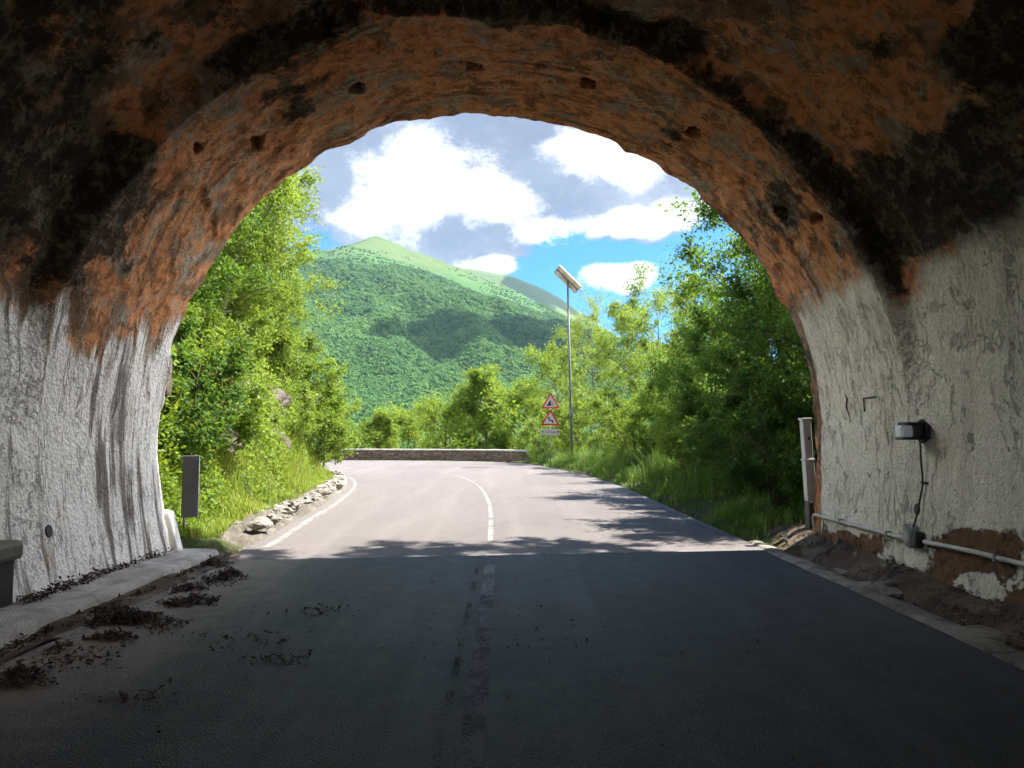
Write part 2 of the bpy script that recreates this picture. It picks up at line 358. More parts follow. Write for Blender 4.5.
M = dict(
    lining=mat_lining(),
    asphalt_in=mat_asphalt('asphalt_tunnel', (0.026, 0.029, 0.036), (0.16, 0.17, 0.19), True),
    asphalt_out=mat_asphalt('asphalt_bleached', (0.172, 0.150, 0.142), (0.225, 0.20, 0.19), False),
    line=mat_paint_line('line_paint', (0.36, 0.335, 0.31), 0.36, 0.64),
    line_old=mat_paint_line('line_paint_worn', (0.20, 0.20, 0.21), 0.42, 0.64),
    line_mid=mat_paint_line('line_paint_faded', (0.262, 0.234, 0.224), 0.48, 0.66),
    seam=mat_paint_line('tar_seam', (0.02, 0.02, 0.023), 0.34, 0.52),
    kerb=mat_concrete('kerb_concrete', (0.50, 0.48, 0.45), (0.34, 0.32, 0.29), 0.02),
    kerb_dirty=mat_concrete('edge_concrete_dirty', (0.36, 0.33, 0.28), (0.22, 0.20, 0.165), 0.03, (0.06, 0.045, 0.035), 0.8),
    dirt=mat_concrete('gutter_dirt', (0.24, 0.19, 0.14), (0.11, 0.082, 0.06), 0.06, (0.035, 0.025, 0.02), 0.8),
    cap=mat_concrete('coping_concrete', (0.55, 0.52, 0.47), (0.42, 0.39, 0.35), 0.015),
    stonewall=mat_stonewall(),
    headwall=mat_concrete('headwall_stone', (0.27, 0.19, 0.12), (0.16, 0.11, 0.075), 0.05),
    whitewash=mat_concrete('whitewash', (0.80, 0.79, 0.77), (0.68, 0.67, 0.65), 0.012, (0.35, 0.32, 0.28), 0.25),
    gravel=mat_concrete('edge_gravel', (0.34, 0.31, 0.26), (0.20, 0.18, 0.14), 0.09, (0.12, 0.10, 0.07), 0.6),
    rock=mat_concrete('pale_rock', (0.40, 0.37, 0.32), (0.26, 0.235, 0.205), 0.04, (0.16, 0.13, 0.10), 0.4),
    rockface=mat_concrete('rock_face', (0.34, 0.28, 0.24), (0.20, 0.165, 0.145), 0.10, (0.10, 0.08, 0.07), 0.6),
    soil=mat_soil(), mountain=mat_mountain(), forest=mat_forest(), bark=mat_bark(),
    bark_pale=mat_bark('bark_grey', (0.26, 0.23, 0.20), (0.13, 0.115, 0.10)),
    leaf_bright=leaf_mat('leaf_bright', (0.075, 0.17, 0.022), (0.22, 0.30, 0.045)),
    leaf_mid=leaf_mat('leaf_mid', (0.05, 0.14, 0.02), (0.14, 0.24, 0.035)),
    leaf_dark=leaf_mat('leaf_dark', (0.036, 0.105, 0.018), (0.115, 0.215, 0.035), dry=(0.20, 0.10, 0.03)),
    leaf_pale=leaf_mat('leaf_pale', (0.085, 0.185, 0.03), (0.20, 0.29, 0.05), dry=(0.35, 0.24, 0.10)),
    grass=leaf_mat('grass_blade', (0.11, 0.20, 0.02), (0.27, 0.34, 0.05), dry=(0.45, 0.36, 0.16), trans=0.35),
    grass_shade=leaf_mat('grass_blade_green', (0.06, 0.15, 0.02), (0.15, 0.26, 0.035), dry=(0.42, 0.34, 0.17), trans=0.35),
    deadleaf=simple('dead_leaf', (0.075, 0.044, 0.028), 0.9, var=0.6, scale=9),
    grey_metal=simple('galvanised_steel', (0.30, 0.31, 0.32), 0.5, 0.6, 0.25, 5),
    sign_back=simple('sign_back_grey', (0.22, 0.225, 0.235), 0.6, 0.2, 0.2, 4),
    pole=simple('pole_paint', (0.13, 0.17, 0.145), 0.6, 0.0, 0.3, 5),
    white_plastic=simple('white_plastic_aged', (0.68, 0.68, 0.64), 0.5, 0, 0.2, 5),
    pvc=simple('pvc_pipe', (0.55, 0.53, 0.47), 0.5, 0, 0.35, 7),
    black_plastic=simple('black_plastic', (0.02, 0.021, 0.023), 0.45, 0, 0.3, 8),
    cable=simple('cable_rubber', (0.03, 0.028, 0.025), 0.6, 0, 0.3, 8),
    grey_box=simple('grey_box', (0.42, 0.42, 0.40), 0.6, 0, 0.35, 9),
    olive_plastic=simple('olive_plastic', (0.10, 0.10, 0.075), 0.5, 0, 0.3, 8),
    pale_panel=simple('pale_reflector', (0.42, 0.42, 0.34), 0.4, 0, 0.15, 6),
    sign_red=simple('sign_red', (0.62, 0.025, 0.02), 0.4, 0, 0.1, 4),
    sign_red_faded=simple('sign_red_faded', (0.62, 0.06, 0.03), 0.4, 0, 0.15, 4),
    sign_white=simple('sign_white', (0.66, 0.60, 0.56), 0.5, 0, 0.12, 4),
    sign_black=simple('sign_black', (0.015, 0.015, 0.015), 0.5, 0, 0.1, 4),
    panel_back=simple('panel_backsheet', (0.80, 0.64, 0.45), 0.5, 0, 0.25, 5),
    panel_cell=simple('panel_cell', (0.02, 0.03, 0.07), 0.2, 0, 0.2, 5),
    alu=simple('aluminium', (0.35, 0.32, 0.30), 0.4, 0.7, 0.2, 5),
)
tg = NT('lamp_glass_sky')
M['lens'] = tg.done(tg.pbr((0.80, 0.87, 0.95), 0.25, None, 0.0, 0.8))  # sky reflection on the lens put into its pale blue base colour

# ------------------------------------------------------------------ camera, sun, sky
cam = bpy.data.cameras.new('camera'); co = bpy.data.objects.new('camera', cam); COL.objects.link(co)
co.location = CAM; co.rotation_euler = (R(90) + PITCH, 0, 0)
cam.sensor_width = 36; cam.lens = 36 * F / 1024; cam.clip_start = 0.05; cam.clip_end = 20000
sc.camera = co
SUN_EL, SUN_AZ = R(64), R(8)    # from the right, a little ahead of the portal
sd = Vector((math.cos(SUN_EL) * math.cos(SUN_AZ), math.cos(SUN_EL) * math.sin(SUN_AZ), math.sin(SUN_EL)))
sl = bpy.data.lights.new('sun', 'SUN'); sl.energy = 5.0; sl.angle = R(0.53); sl.color = (1.0, 0.95, 0.87)
so = bpy.data.objects.new('sun', sl); COL.objects.link(so); so.rotation_euler = sd.to_track_quat('Z', 'Y').to_euler()
so.location = (30, 5, 60)

def make_world():
    w = bpy.data.worlds.new('World'); sc.world = w; w.use_nodes = True
    t = NT.__new__(NT); t.t = w.node_tree; t.t.nodes.clear()
    out = t.n('ShaderNodeOutputWorld')
    sky = t.n('ShaderNodeTexSky', sky_type='NISHITA'); sky.sun_disc = False
    sky.sun_elevation = SUN_EL; sky.sun_rotation = R(90) - SUN_AZ
    sky.altitude = 400; sky.air_density = 1.1; sky.dust_density = 0.35; sky.ozone_density = 2.0
    d = t.coord('Generated')
    s = t.n('ShaderNodeSeparateXYZ', i_0=d)
    x, y, z = s.outputs
    yy = t.math('MAXIMUM', t.math('ABSOLUTE', y), 0.12)
    u = t.math('DIVIDE', x, yy); v = t.math('DIVIDE', t.math('MAXIMUM', z, 0.0), yy)
    uv = t.n('ShaderNodeCombineXYZ', i_0=u, i_1=v, i_2=0.0).outputs[0]
    wob = t.noise(t.mapv(uv, (1, 1.25, 1), (1.3, 0.4, 0)), 8.0, 12, 0.68, 0.1)
    wob2 = t.noise(t.mapv(uv, (1, 1.5, 1), (4.1, 2.2, 0)), 2.6, 6, 0.55)
    def pix(px, py):
        r_ = ray(px, py); return r_[0] / r_[1], r_[2] / r_[1]
    def blob(px, py, rx, ry):   # a cloud heap of the real sky in that direction: 1 at its middle, below 0 outside
        a, b = pix(px, py)
        q = t.math('ADD', t.math('POWER', t.math('DIVIDE', t.math('SUBTRACT', u, a), rx / F), 2.0), t.math('POWER', t.math('DIVIDE', t.math('SUBTRACT', v, b), ry / F), 2.0))
        return t.math('SUBTRACT', 1.0, t.math('SQRT', q))
    def union(bs):
        r_ = bs[0]
        for b in bs[1:]: r_ = t.n('ShaderNodeMath', operation='SMOOTH_MAX', i_0=r_, i_1=b, i_2=0.25).outputs[0]
        return r_
    n0 = t.math('MULTIPLY', t.math('SUBTRACT', wob, 0.5), 2.3)
    n1 = t.math('MULTIPLY', t.math('SUBTRACT', wob2, 0.5), 1.2)
    # the grey sheet (mass of stratocumulus) and the sunlit heaps in it
    mass = union([blob(430, 180, 190, 100), blob(610, 145, 210, 88), blob(470, 235, 90, 35), blob(640, 215, 75, 34), blob(520, 30, 420, 95), blob(480, 268, 40, 16)])
    mass = t.math('ADD', mass, t.math('ADD', t.math('MULTIPLY', n0, 0.6), t.math('MULTIPLY', n1, 0.3)))
    hot = union([blob(415, 188, 118, 62), blob(475, 195, 95, 36), blob(615, 150, 105, 40), blob(548, 234, 52, 22), blob(490, 266, 44, 14), blob(640, 226, 70, 18), blob(370, 215, 70, 26), blob(690, 212, 40, 20)])
    hot = t.math('ADD', hot, t.math('ADD', t.math('MULTIPLY', n0, 1.0), t.math('MULTIPLY', n1, 0.35)))
    low = union([blob(618, 277, 52, 17), blob(600, 272, 26, 14), blob(640, 270, 26, 12)])
    low = t.math('ADD', low, t.math('MULTIPLY', n0, 0.95))
    m_mass = t.ramp(mass, 0.0, 0.22); m_hot = t.ramp(hot, 0.06, 0.62); m_low = t.ramp(low, 0.02, 0.45)
    grey = t.mix(t.ramp(wob2, 0.35, 0.7), (0.74, 0.86, 1.25), (1.15, 1.32, 1.75))
    grey = t.mix(t.math('MULTIPLY', t.ramp(wob, 0.45, 0.7), 0.5), grey, (1.9, 2.05, 2.4))
    white = (3.9, 3.9, 3.9)
    tint = t.n('ShaderNodeMix', data_type='RGBA', blend_type='MULTIPLY'); tint.inputs[0].default_value = 1.0
    t.set(tint.inputs[6], sky.outputs[0]); t.set(tint.inputs[7], SKYTINT)
    c = t.mix(m_mass, tint.outputs[2], grey)
    c = t.mix(t.math('MULTIPLY', m_hot, t.ramp(mass, -0.05, 0.2)), c, white)
    c = t.mix(m_low, c, (3.2, 3.25, 3.3))
    # unseen bright sky patches, added behind and at both sides to light the bore
    side = t.math('MULTIPLY', t.ramp(t.math('MULTIPLY', y, -1.0), 0.10, 0.45), t.math('SUBTRACT', 1.0, t.ramp(z, 0.42, 0.62)))
    cov = t.ramp(t.noise(d, 2.2, 7, 0.55), 0.30, 0.52)
    lfill = t.math('MULTIPLY', t.math('MULTIPLY', t.ramp(t.math('DIVIDE', t.math('MULTIPLY', x, -1.0), t.math('MAXIMUM', y, 0.05)), 0.6, 0.95), t.ramp(y, 0.02, 0.12)), t.math('SUBTRACT', 1.0, t.ramp(z, 0.55, 0.75)))
    c = t.mix(t.math('MULTIPLY', lfill, t.ramp(t.noise(d, 2.7, 7, 0.55), 0.30, 0.48)), c, (17.0, 17.0, 17.2))
    bank = t.math('MULTIPLY', t.math('MULTIPLY', t.ramp(t.math('DIVIDE', x, t.math('MAXIMUM', y, 0.05)), 0.52, 0.85), t.ramp(y, 0.02, 0.12)), t.math('SUBTRACT', 1.0, t.ramp(z, 0.62, 0.80)))
    c = t.mix(t.math('MULTIPLY', bank, t.ramp(t.noise(d, 3.0, 7, 0.55), 0.25, 0.45)), c, (42.0, 41.0, 39.5))  # right-front fill, brightest of the added patches
    c = t.mix(t.math('MULTIPLY', side, cov), c, (6.0, 6.0, 6.1))
    bg = t.n('ShaderNodeBackground', i_Strength=0.11); t.set(bg.inputs[0], c)
    t.t.links.new(bg.outputs[0], out.inputs[0])
SKYTINT = (0.07, 0.33, 0.66)
make_world()
sc.view_settings.view_transform = 'Standard'; sc.view_settings.look = 'None'
sc.view_settings.exposure = 1.88; sc.view_settings.gamma = 1.0; sc.view_settings.use_curve_mapping = False
cy = sc.cycles
cy.use_adaptive_sampling = True; cy.adaptive_threshold = 0.025; cy.use_denoising = True; cy.max_bounces = 10; cy.diffuse_bounces = 5; cy.glossy_bounces = 3; cy.transmission_bounces = 6
cy.transparent_max_bounces = 12; cy.caustics_reflective = False; cy.caustics_refractive = False
cy.sample_clamp_indirect = 8.0; cy.volume_bounces = 0
try: cy.denoiser = 'OPENIMAGEDENOISE'
except Exception: pass
# ------------------------------------------------------------------ road geometry
def smooth_line(P, n):
    P = np.array(P, float)
    for _ in range(2):
        Q = [P[0]]
        for a, b in zip(P[:-1], P[1:]): Q += [a * .75 + b * .25, a * .25 + b * .75]
        Q.append(P[-1]); P = np.array(Q)
    s = np.r_[0, np.cumsum(np.linalg.norm(np.diff(P, axis=0), axis=1))]
    t = np.linspace(0, s[-1], n)
    return np.stack([np.interp(t, s, P[:, k]) for k in range(P.shape[1])], 1)
def offset_line(P, d):          # to the right of the walking direction for d > 0
    T = np.gradient(P, axis=0); T /= np.linalg.norm(T, axis=1)[:, None]
    return P + np.stack([T[:, 1], -T[:, 0]], 1) * d
KX, YC = 0.11, 10.05            # the portal plane: Y = YC + KX * X
INNER = [(-3.72, 9.0), (-3.74, 10.5), (-3.85, 12), (-4.08, 14), (-4.3, 17), (-4.6, 19.5), (-5.0, 22.5), (-5.5, 25), (-6.1, 27.3), (-7.1, 29.7), (-8.8, 31.6), (-11, 33), (-15, 34.2), (-22, 35), (-50, 36)]
OUTER = [(3.55, 9.9), (3.55, 11), (3.5, 14), (3.5, 20), (3.35, 25), (3.0, 30), (2.3, 34), (1.6, 38), (0.9, 41.5), (-1.0, 44.6), (-4, 46.3), (-8, 47.1), (-14, 47.4), (-22, 47.2), (-50, 46)]
CENTRE = [(-0.27, 9.9), (-0.32, 11), (-0.42, 15), (-0.56, 18.2), (-0.95, 22.8), (-1.65, 27.5), (-3.2, 33), (-5.9, 38), (-10, 40.6), (-18, 41.6), (-50, 41.5)]
IN = smooth_line(INNER, 120); OU = smooth_line(OUTER, 120); CE = smooth_line(CENTRE, 110)
def py_at(x): return YC + KX * x
def strip(name, A, B, m, z, mat, kind='structure', crown=0.0):
    n = len(A); w = np.linspace(0, 1, m)[None, :, None]
    P = A[:, None] * (1 - w) + B[:, None] * w
    Z = np.full(P.shape[:2] + (1,), z) + crown * (w * (1 - w))
    o = np_mesh(name, np.concatenate([P, Z], 2), grid_quads(n, m, True), mat)
    return tag(o, kind=kind)
def clip_portal(L, off=0.0):
    L = L.copy(); k = L[:, 1] < py_at(L[:, 0]) + off; L[k, 1] = (py_at(L[:, 0]) + off)[k]; return L
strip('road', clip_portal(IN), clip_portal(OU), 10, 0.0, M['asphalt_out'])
xs = np.array([-3.8, 3.6]); Lr = np.array([[-3.8, -9.4], [-3.8, py_at(-3.8)]]); Rr = np.array([[3.6, -9.4], [3.6, py_at(3.6)]])
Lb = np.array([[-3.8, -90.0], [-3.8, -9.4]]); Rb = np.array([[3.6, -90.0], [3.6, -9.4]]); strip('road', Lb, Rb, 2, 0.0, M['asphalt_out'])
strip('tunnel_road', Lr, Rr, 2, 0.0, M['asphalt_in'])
strip('road_joint', np.array([[-3.7, py_at(-3.7) - .06], [-3.7, py_at(-3.7) + .05]]), np.array([[3.5, py_at(3.5) - .06], [3.5, py_at(3.5) + .05]]), 24, 0.004, M['line_old'])
def line(name, C, w, mat, z=0.004):
    return strip(name, offset_line(C, -w / 2), offset_line(C, w / 2), 2, z, mat)
line('edge_marking', offset_line(clip_portal(IN, .03), 0.25)[3:], 0.12, M['line'])
line('edge_marking', smooth_line([(-3.50, -2), (-3.50, 5), (-3.49, py_at(-3.5) - .05)], 40), 0.15, M['line'])
line('edge_marking', offset_line(clip_portal(OU, .05), -0.20)[2:], 0.12, M['line_old'])
line('centre_marking', CE[2:], 0.085, M['line_mid'])
line('centre_marking', smooth_line([(-0.19, -2), (-0.20, 3.5), (-0.24, 7), (-0.29, py_at(-.3) - .07)], 40), 0.13, M['line_old'])
line('tar_seam', smooth_line([(-0.36, -2), (-0.37, 3.5), (-0.40, 7), (-0.43, py_at(-.4) - .07)], 40), 0.05, M['seam'])

def pdist(P, L):                # distance of points to a polyline, and the nearest point's index
    D = np.full(len(P), 1e9); I = np.zeros(len(P), int)
    for i in range(len(L) - 1):
        a, b = L[i], L[i + 1]; ab = b - a
        t = np.clip(((P - a) @ ab) / (ab @ ab), 0, 1)
        d = np.linalg.norm(P - a - t[:, None] * ab, axis=1)
        k = d < D; D[k] = d[k]; I[k] = i
    return D, I
POLY = np.concatenate([np.array([[-3.72, -60]]), IN[::2], OU[::-1][::2], np.array([[3.55, -60]])])
def inside(P):
    c = np.zeros(len(P), bool); n = len(POLY)
    for i in range(n):
        a, b = POLY[i], POLY[(i + 1) % n]
        if a[1] == b[1]: continue
        k = ((a[1] > P[:, 1]) != (b[1] > P[:, 1])) & (P[:, 0] < (b[0] - a[0]) * (P[:, 1] - a[1]) / (b[1] - a[1]) + a[0])
        c ^= k
    return c
IN_S, OU_S = IN[::3], OU[::3]
def ground_z(x, y):
    x = np.atleast_1d(np.asarray(x, float)); y = np.atleast_1d(np.asarray(y, float))
    shp = np.broadcast(x, y).shape; x, y = [np.broadcast_to(a, shp).ravel() for a in (x, y)]
    P = np.stack([x, y], 1)
    di, _ = pdist(P, IN_S); do, io = pdist(P, OU_S); ins = inside(P)
    nz = fbm(x * 0.35, y * 0.35, 0, 4, 11)
    left = 0.10 + 0.14 * di + np.clip(di - 0.9, 0, 7.5) * 0.95 + nz * 0.5 * sstep(0.6, 3, di)
    oy = OU_S[io, 1]
    k = (1 - sstep(12, 34, oy)) * 0.85
    rb = 0.05 + 0.10 * np.minimum(do, 3) + np.clip(do - 1.2, 0, 6) * k + nz * 0.3 * sstep(0.6, 3, do)
    w = sstep(40, 44.5, oy + np.clip(y - 44, 0, 8))
    drop = np.maximum(-0.05 - np.clip(do - 1.0, 0, None) * 0.62, -75) + nz * 0.4 * sstep(1.5, 5, do)
    far = sstep(14, 60, do); rb = rb * (1 - far) + (rb - 60) * far
    right = rb * (1 - w) + drop * w
    left = np.where(di < .34, -0.06, left); right = np.where((do < .3) & (w < .5), -0.06, right)
    h = np.where(di < do, left, right)
    h = np.where(ins, -0.06, h)
    h = np.where((y < 10.2) & ~ins, np.where(np.abs(x) < 6.5, -0.08, -0.3), h)
    return h.reshape(shp)
def axis(near, step, far, n):
    a = np.arange(near[0], near[1] + 1e-6, step)
    g = np.geomspace(step, far, n)
    return np.concatenate([near[0] - np.cumsum(g)[::-1] * far / np.sum(g), a, near[1] + np.cumsum(g) * far / np.sum(g)])
gx, gy = axis((-26, 24), 0.3, 7000, 40), axis((9.6, 66), 0.3, 7000, 40)
GX, GY = np.meshgrid(gx, gy, indexing='ij')
GZ = ground_z(GX, GY)
GZ = np.where(np.hypot(GX, GY) > 300, np.minimum(GZ, -70), GZ)
tag(np_mesh('ground', np.stack([GX, GY, GZ], 2), grid_quads(*GX.shape), M['soil']), kind='structure')

# ------------------------------------------------------------------ the mountains and their woods
def crest(x):
    xp = [-4000, -2200, -1300, -900, -700, -574, -520, -470, -444, -415, -330, -234, -120, -6, 120, 237, 420, 700, 1100, 4000]
    zp = [300, 420, 520, 585, 600, 612, 632, 652, 659, 648, 606, 575, 528, 480, 415, 345, 240, 120, 20, -60]
    return np.interp(x, xp, zp)
def mountain_z(x, y):
    c = crest(x); b = -80
    t = np.clip((y - 420) / (2400 - 420), 0, 2)
    up = np.where(t < 1, 0.93 * t + 0.07 * t * t, 1 - (t - 1) * 0.75)
    z = b + (c - b) * up
    spur = fbm(x * .0032 + y * .0011, y * .0009, 0, 4, 21)
    z = z + spur * 80 * np.clip(t * (0.85 - t) * 4.5, 0, 1) + fbm(x * .011, y * .011, 0, 4, 31) * 13 * np.clip(4 * t * (.95 - t), 0, 1)
    # the spur that comes down from under the summit towards the lower right
    sx = -700 + (1500 - y) * 0.30
    z = z + 25 * np.exp(-((x - sx) / 130.0) ** 2) * np.clip(t * 2, 0, 1) * np.clip((1 - t) * 3, 0, 1)
    return z + fbm(x * .03, y * .03, 0, 3, 41) * 3
mx = np.concatenate([np.linspace(-3600, -1200, 40, endpoint=False), np.linspace(-1200, 900, 210), np.linspace(920, 3600, 40)])
my = np.concatenate([np.linspace(420, 2500, 230), np.linspace(2530, 3600, 24)])
MX, MY = np.meshgrid(mx, my, indexing='ij')
mt = tag(np_mesh('mountain', np.stack([MX, MY, mountain_z(MX, MY)], 2), grid_quads(*MX.shape), M['mountain']), kind='structure')
def far_z(x, y):
    xp = [-3000, -700, -213, 0, 146, 252, 350, 525, 818, 1200, 2000, 4000]; zp = [500, 760, 822, 782, 722, 664, 585, 480, 330, 200, 60, -60]
    t = np.clip((y - 2300) / 1300, 0, 2); up = np.where(t < 1, t, 1 - (t - 1) * .7)
    return -80 + (np.interp(x, xp, zp) + 80) * up + fbm(x * .004, y * .003, 0, 5, 51) * 45 * np.clip(4 * t * (1 - t), 0, 1)
fx, fy = np.linspace(-3000, 4000, 150), np.linspace(2300, 4600, 70)
FX, FY = np.meshgrid(fx, fy, indexing='ij')
tag(np_mesh('far_ridge', np.stack([FX, FY, far_z(FX, FY)], 2), grid_quads(*FX.shape), M['mountain']), kind='structure')

def crown_instances(name, P, S, mat):
    me = bpy.data.meshes.new(name); me.vertices.add(len(P)); me.vertices.foreach_set('co', P.astype(np.float32).ravel())
    a = me.attributes.new('size', 'FLOAT_VECTOR', 'POINT'); a.data.foreach_set('vector', S.astype(np.float32).ravel())
    o = bpy.data.objects.new(name, me); COL.objects.link(o)
    g = bpy.data.node_groups.new('woodland', 'GeometryNodeTree')
    g.interface.new_socket(name='Geometry', in_out='INPUT', socket_type='NodeSocketGeometry')
    g.interface.new_socket(name='Geometry', in_out='OUTPUT', socket_type='NodeSocketGeometry')
    N = g.nodes.new; L = g.links.new
    gi, go = N('NodeGroupInput'), N('NodeGroupOutput')
    ico = N('GeometryNodeMeshIcoSphere'); ico.inputs['Radius'].default_value = 1.0; ico.inputs['Subdivisions'].default_value = 3
    sp = N('GeometryNodeSetPosition'); nz = N('ShaderNodeTexNoise'); nz.inputs['Scale'].default_value = 2.1; nz.inputs['Detail'].default_value = 3
    sub = N('ShaderNodeVectorMath'); sub.operation = 'SUBTRACT'; sub.inputs[1].default_value = (.5, .5, .5)
    scl = N('ShaderNodeVectorMath'); scl.operation = 'SCALE'; scl.inputs['Scale'].default_value = 1.5
    L(nz.outputs['Color'], sub.inputs[0]); L(sub.outputs[0], scl.inputs[0]); L(scl.outputs[0], sp.inputs['Offset'])
    sm = N('GeometryNodeSetMaterial'); sm.inputs['Material'].default_value = mat
    L(ico.outputs[0], sp.inputs[0]); L(sp.outputs[0], sm.inputs[0])
    ip = N('GeometryNodeInstanceOnPoints'); at_ = N('GeometryNodeInputNamedAttribute'); at_.data_type = 'FLOAT_VECTOR'; at_.inputs[0].default_value = 'size'
    rv = N('FunctionNodeRandomValue'); rv.data_type = 'FLOAT_VECTOR'; rv.inputs[1].default_value = (0.5, 0.5, 6.28); rv.inputs[0].default_value = (-0.5, -0.5, 0)
    L(gi.outputs[0], ip.inputs['Points']); L(sm.outputs[0], ip.inputs['Instance']); L(at_.outputs[0], ip.inputs['Scale']); L(rv.outputs[0], ip.inputs['Rotation'])
    L(ip.outputs[0], go.inputs[0])
    md = o.modifiers.new('woodland', 'NODES'); md.node_group = g
    return o
n = 95000
yy_ = 430 + (2380 - 430) * rng.random(n) ** 1.25; xx_ = (rng.random(n) * 0.62 - 0.40) * (yy_ + 120)
zz_ = mountain_z(xx_, yy_)
dens = fbm(xx_ * .008, yy_ * .008, 0, 5, 61); gap = fbm(xx_ * .012, yy_ * .005, 0, 5, 67)
lim = 395 + 90 * fbm(xx_ * .005, yy_ * .005, 0, 4, 63)
keep = (rng.random(n) < np.where(zz_ < lim, np.where(gap > .52, 0.25, 0.97), 0.13 * np.clip(1 + 2.5 * dens, 0, 2) * np.clip((560 - zz_) / 150, 0, 1)))
xx_, yy_, zz_ = xx_[keep], yy_[keep], zz_[keep]
s = (3.0 + 2.6 * rng.random(len(xx_)) ** 1.5) * np.where(zz_ > lim[keep], 0.5, 1.0)
S = np.stack([s, s, s * (0.85 + 0.4 * rng.random(len(s)))], 1)
wood = crown_instances('mountain_forest', np.stack([xx_, yy_, zz_ + s * .45], 1), S, M['forest'])
tag(wood, 'dense green broadleaf forest covering the lower mountain slope', 'forest', kind='stuff')

# a cumulus over the right of the valley: it throws the blue shade patches on the slopes
def cumulus(name, c, rx, ry, rz, n, seed, label):
    r_ = np.random.default_rng(seed); mb = MB()
    for i in range(n):
        a, q = r_.random() * 6.28, math.sqrt(r_.random())
        k = 0.30 + 0.25 * r_.random()
        bmesh.ops.create_icosphere(mb.bm, subdivisions=3, radius=1.0, matrix=Matrix.Translation((c[0] + rx * q * .8 * math.cos(a), c[1] + ry * q * .8 * math.sin(a), c[2] + rz * (1 - q * .6) * r_.random())) @ Matrix.Diagonal((rx * k, ry * k, rz * .8 * (1 - .4 * q), 1)))
    for v in mb.bm.verts:
        q = v.co / 60
        v.co += Vector((1, 0.6, 1)) * 14 * float(fbm(q.x, q.y, q.z, 3, seed))
    o = mb.build(name, M['cloud'], smooth=True)
    tag(o, label, 'cloud'); return o
tc = NT('cloud_white'); M['cloud'] = tc.done(tc.pbr((0.9, 0.9, 0.9), 1.0, None, 0, 0.0))
def over(px, py, Y, alt):       # the point at altitude alt whose sun shadow falls on the slope seen there
    D_ = ray(px, py); D_ = D_ / D_[1]; yy = np.linspace(450, 3550, 1200)
    Q = CAM + D_ * yy[:, None]; hit = np.nonzero(Q[:, 2] < np.maximum(mountain_z(Q[:, 0], Q[:, 1]) if Y < 2 else -1e9, far_z(Q[:, 0], Q[:, 1])))[0]
    P = Q[hit[0]] if len(hit) else Q[-1]; print('shade at', P); k = (alt - P[2]) / sd.z
    return P + np.array(sd) * k
# ------------------------------------------------------------------ the tunnel
tunnel = empty('road_tunnel', (0, YC, 0), 'old plastered stone road tunnel with orange-brown vault and whitewashed lower walls', 'tunnel')
PIMG = [(177, 562), (174, 553), (169, 530), (164, 503), (160.5, 465), (159, 440), (160, 415), (164.6, 392), (174, 341), (182, 319.5), (193, 300), (216, 256), (252, 209), (287, 181), (318, 158), (343, 145), (380, 128), (424, 118), (486, 115.5), (548, 121), (598, 137), (644, 158), (685, 182.5), (718, 211), (741.5, 237), (761, 264), (777, 291), (794, 330), (806, 360), (813, 390), (816, 430), (815.5, 473), (813, 510), (811, 535)]
prof = []
for px, py in PIMG:
    d = ray(px, py); k = YC / (d[1] - KX * d[0]); p = CAM + d * k; prof.append((p[0], p[2]))
prof = [(prof[0][0], -0.2)] + prof + [(prof[-1][0], -0.2)]
NA = 430
PR = smooth_line(prof, NA)
Tn = np.gradient(PR, axis=0); Tn /= np.linalg.norm(Tn, axis=1)[:, None]
NO = np.stack([-Tn[:, 1], Tn[:, 0]], 1)                                    # outward of the bore
cen = np.array([0.0, 2.0]); NO *= np.sign(np.sum(NO * (PR - cen), 1))[:, None]
arc = np.r_[0, np.cumsum(np.linalg.norm(np.diff(PR, axis=0), axis=1))]
DEPTH = 2.45
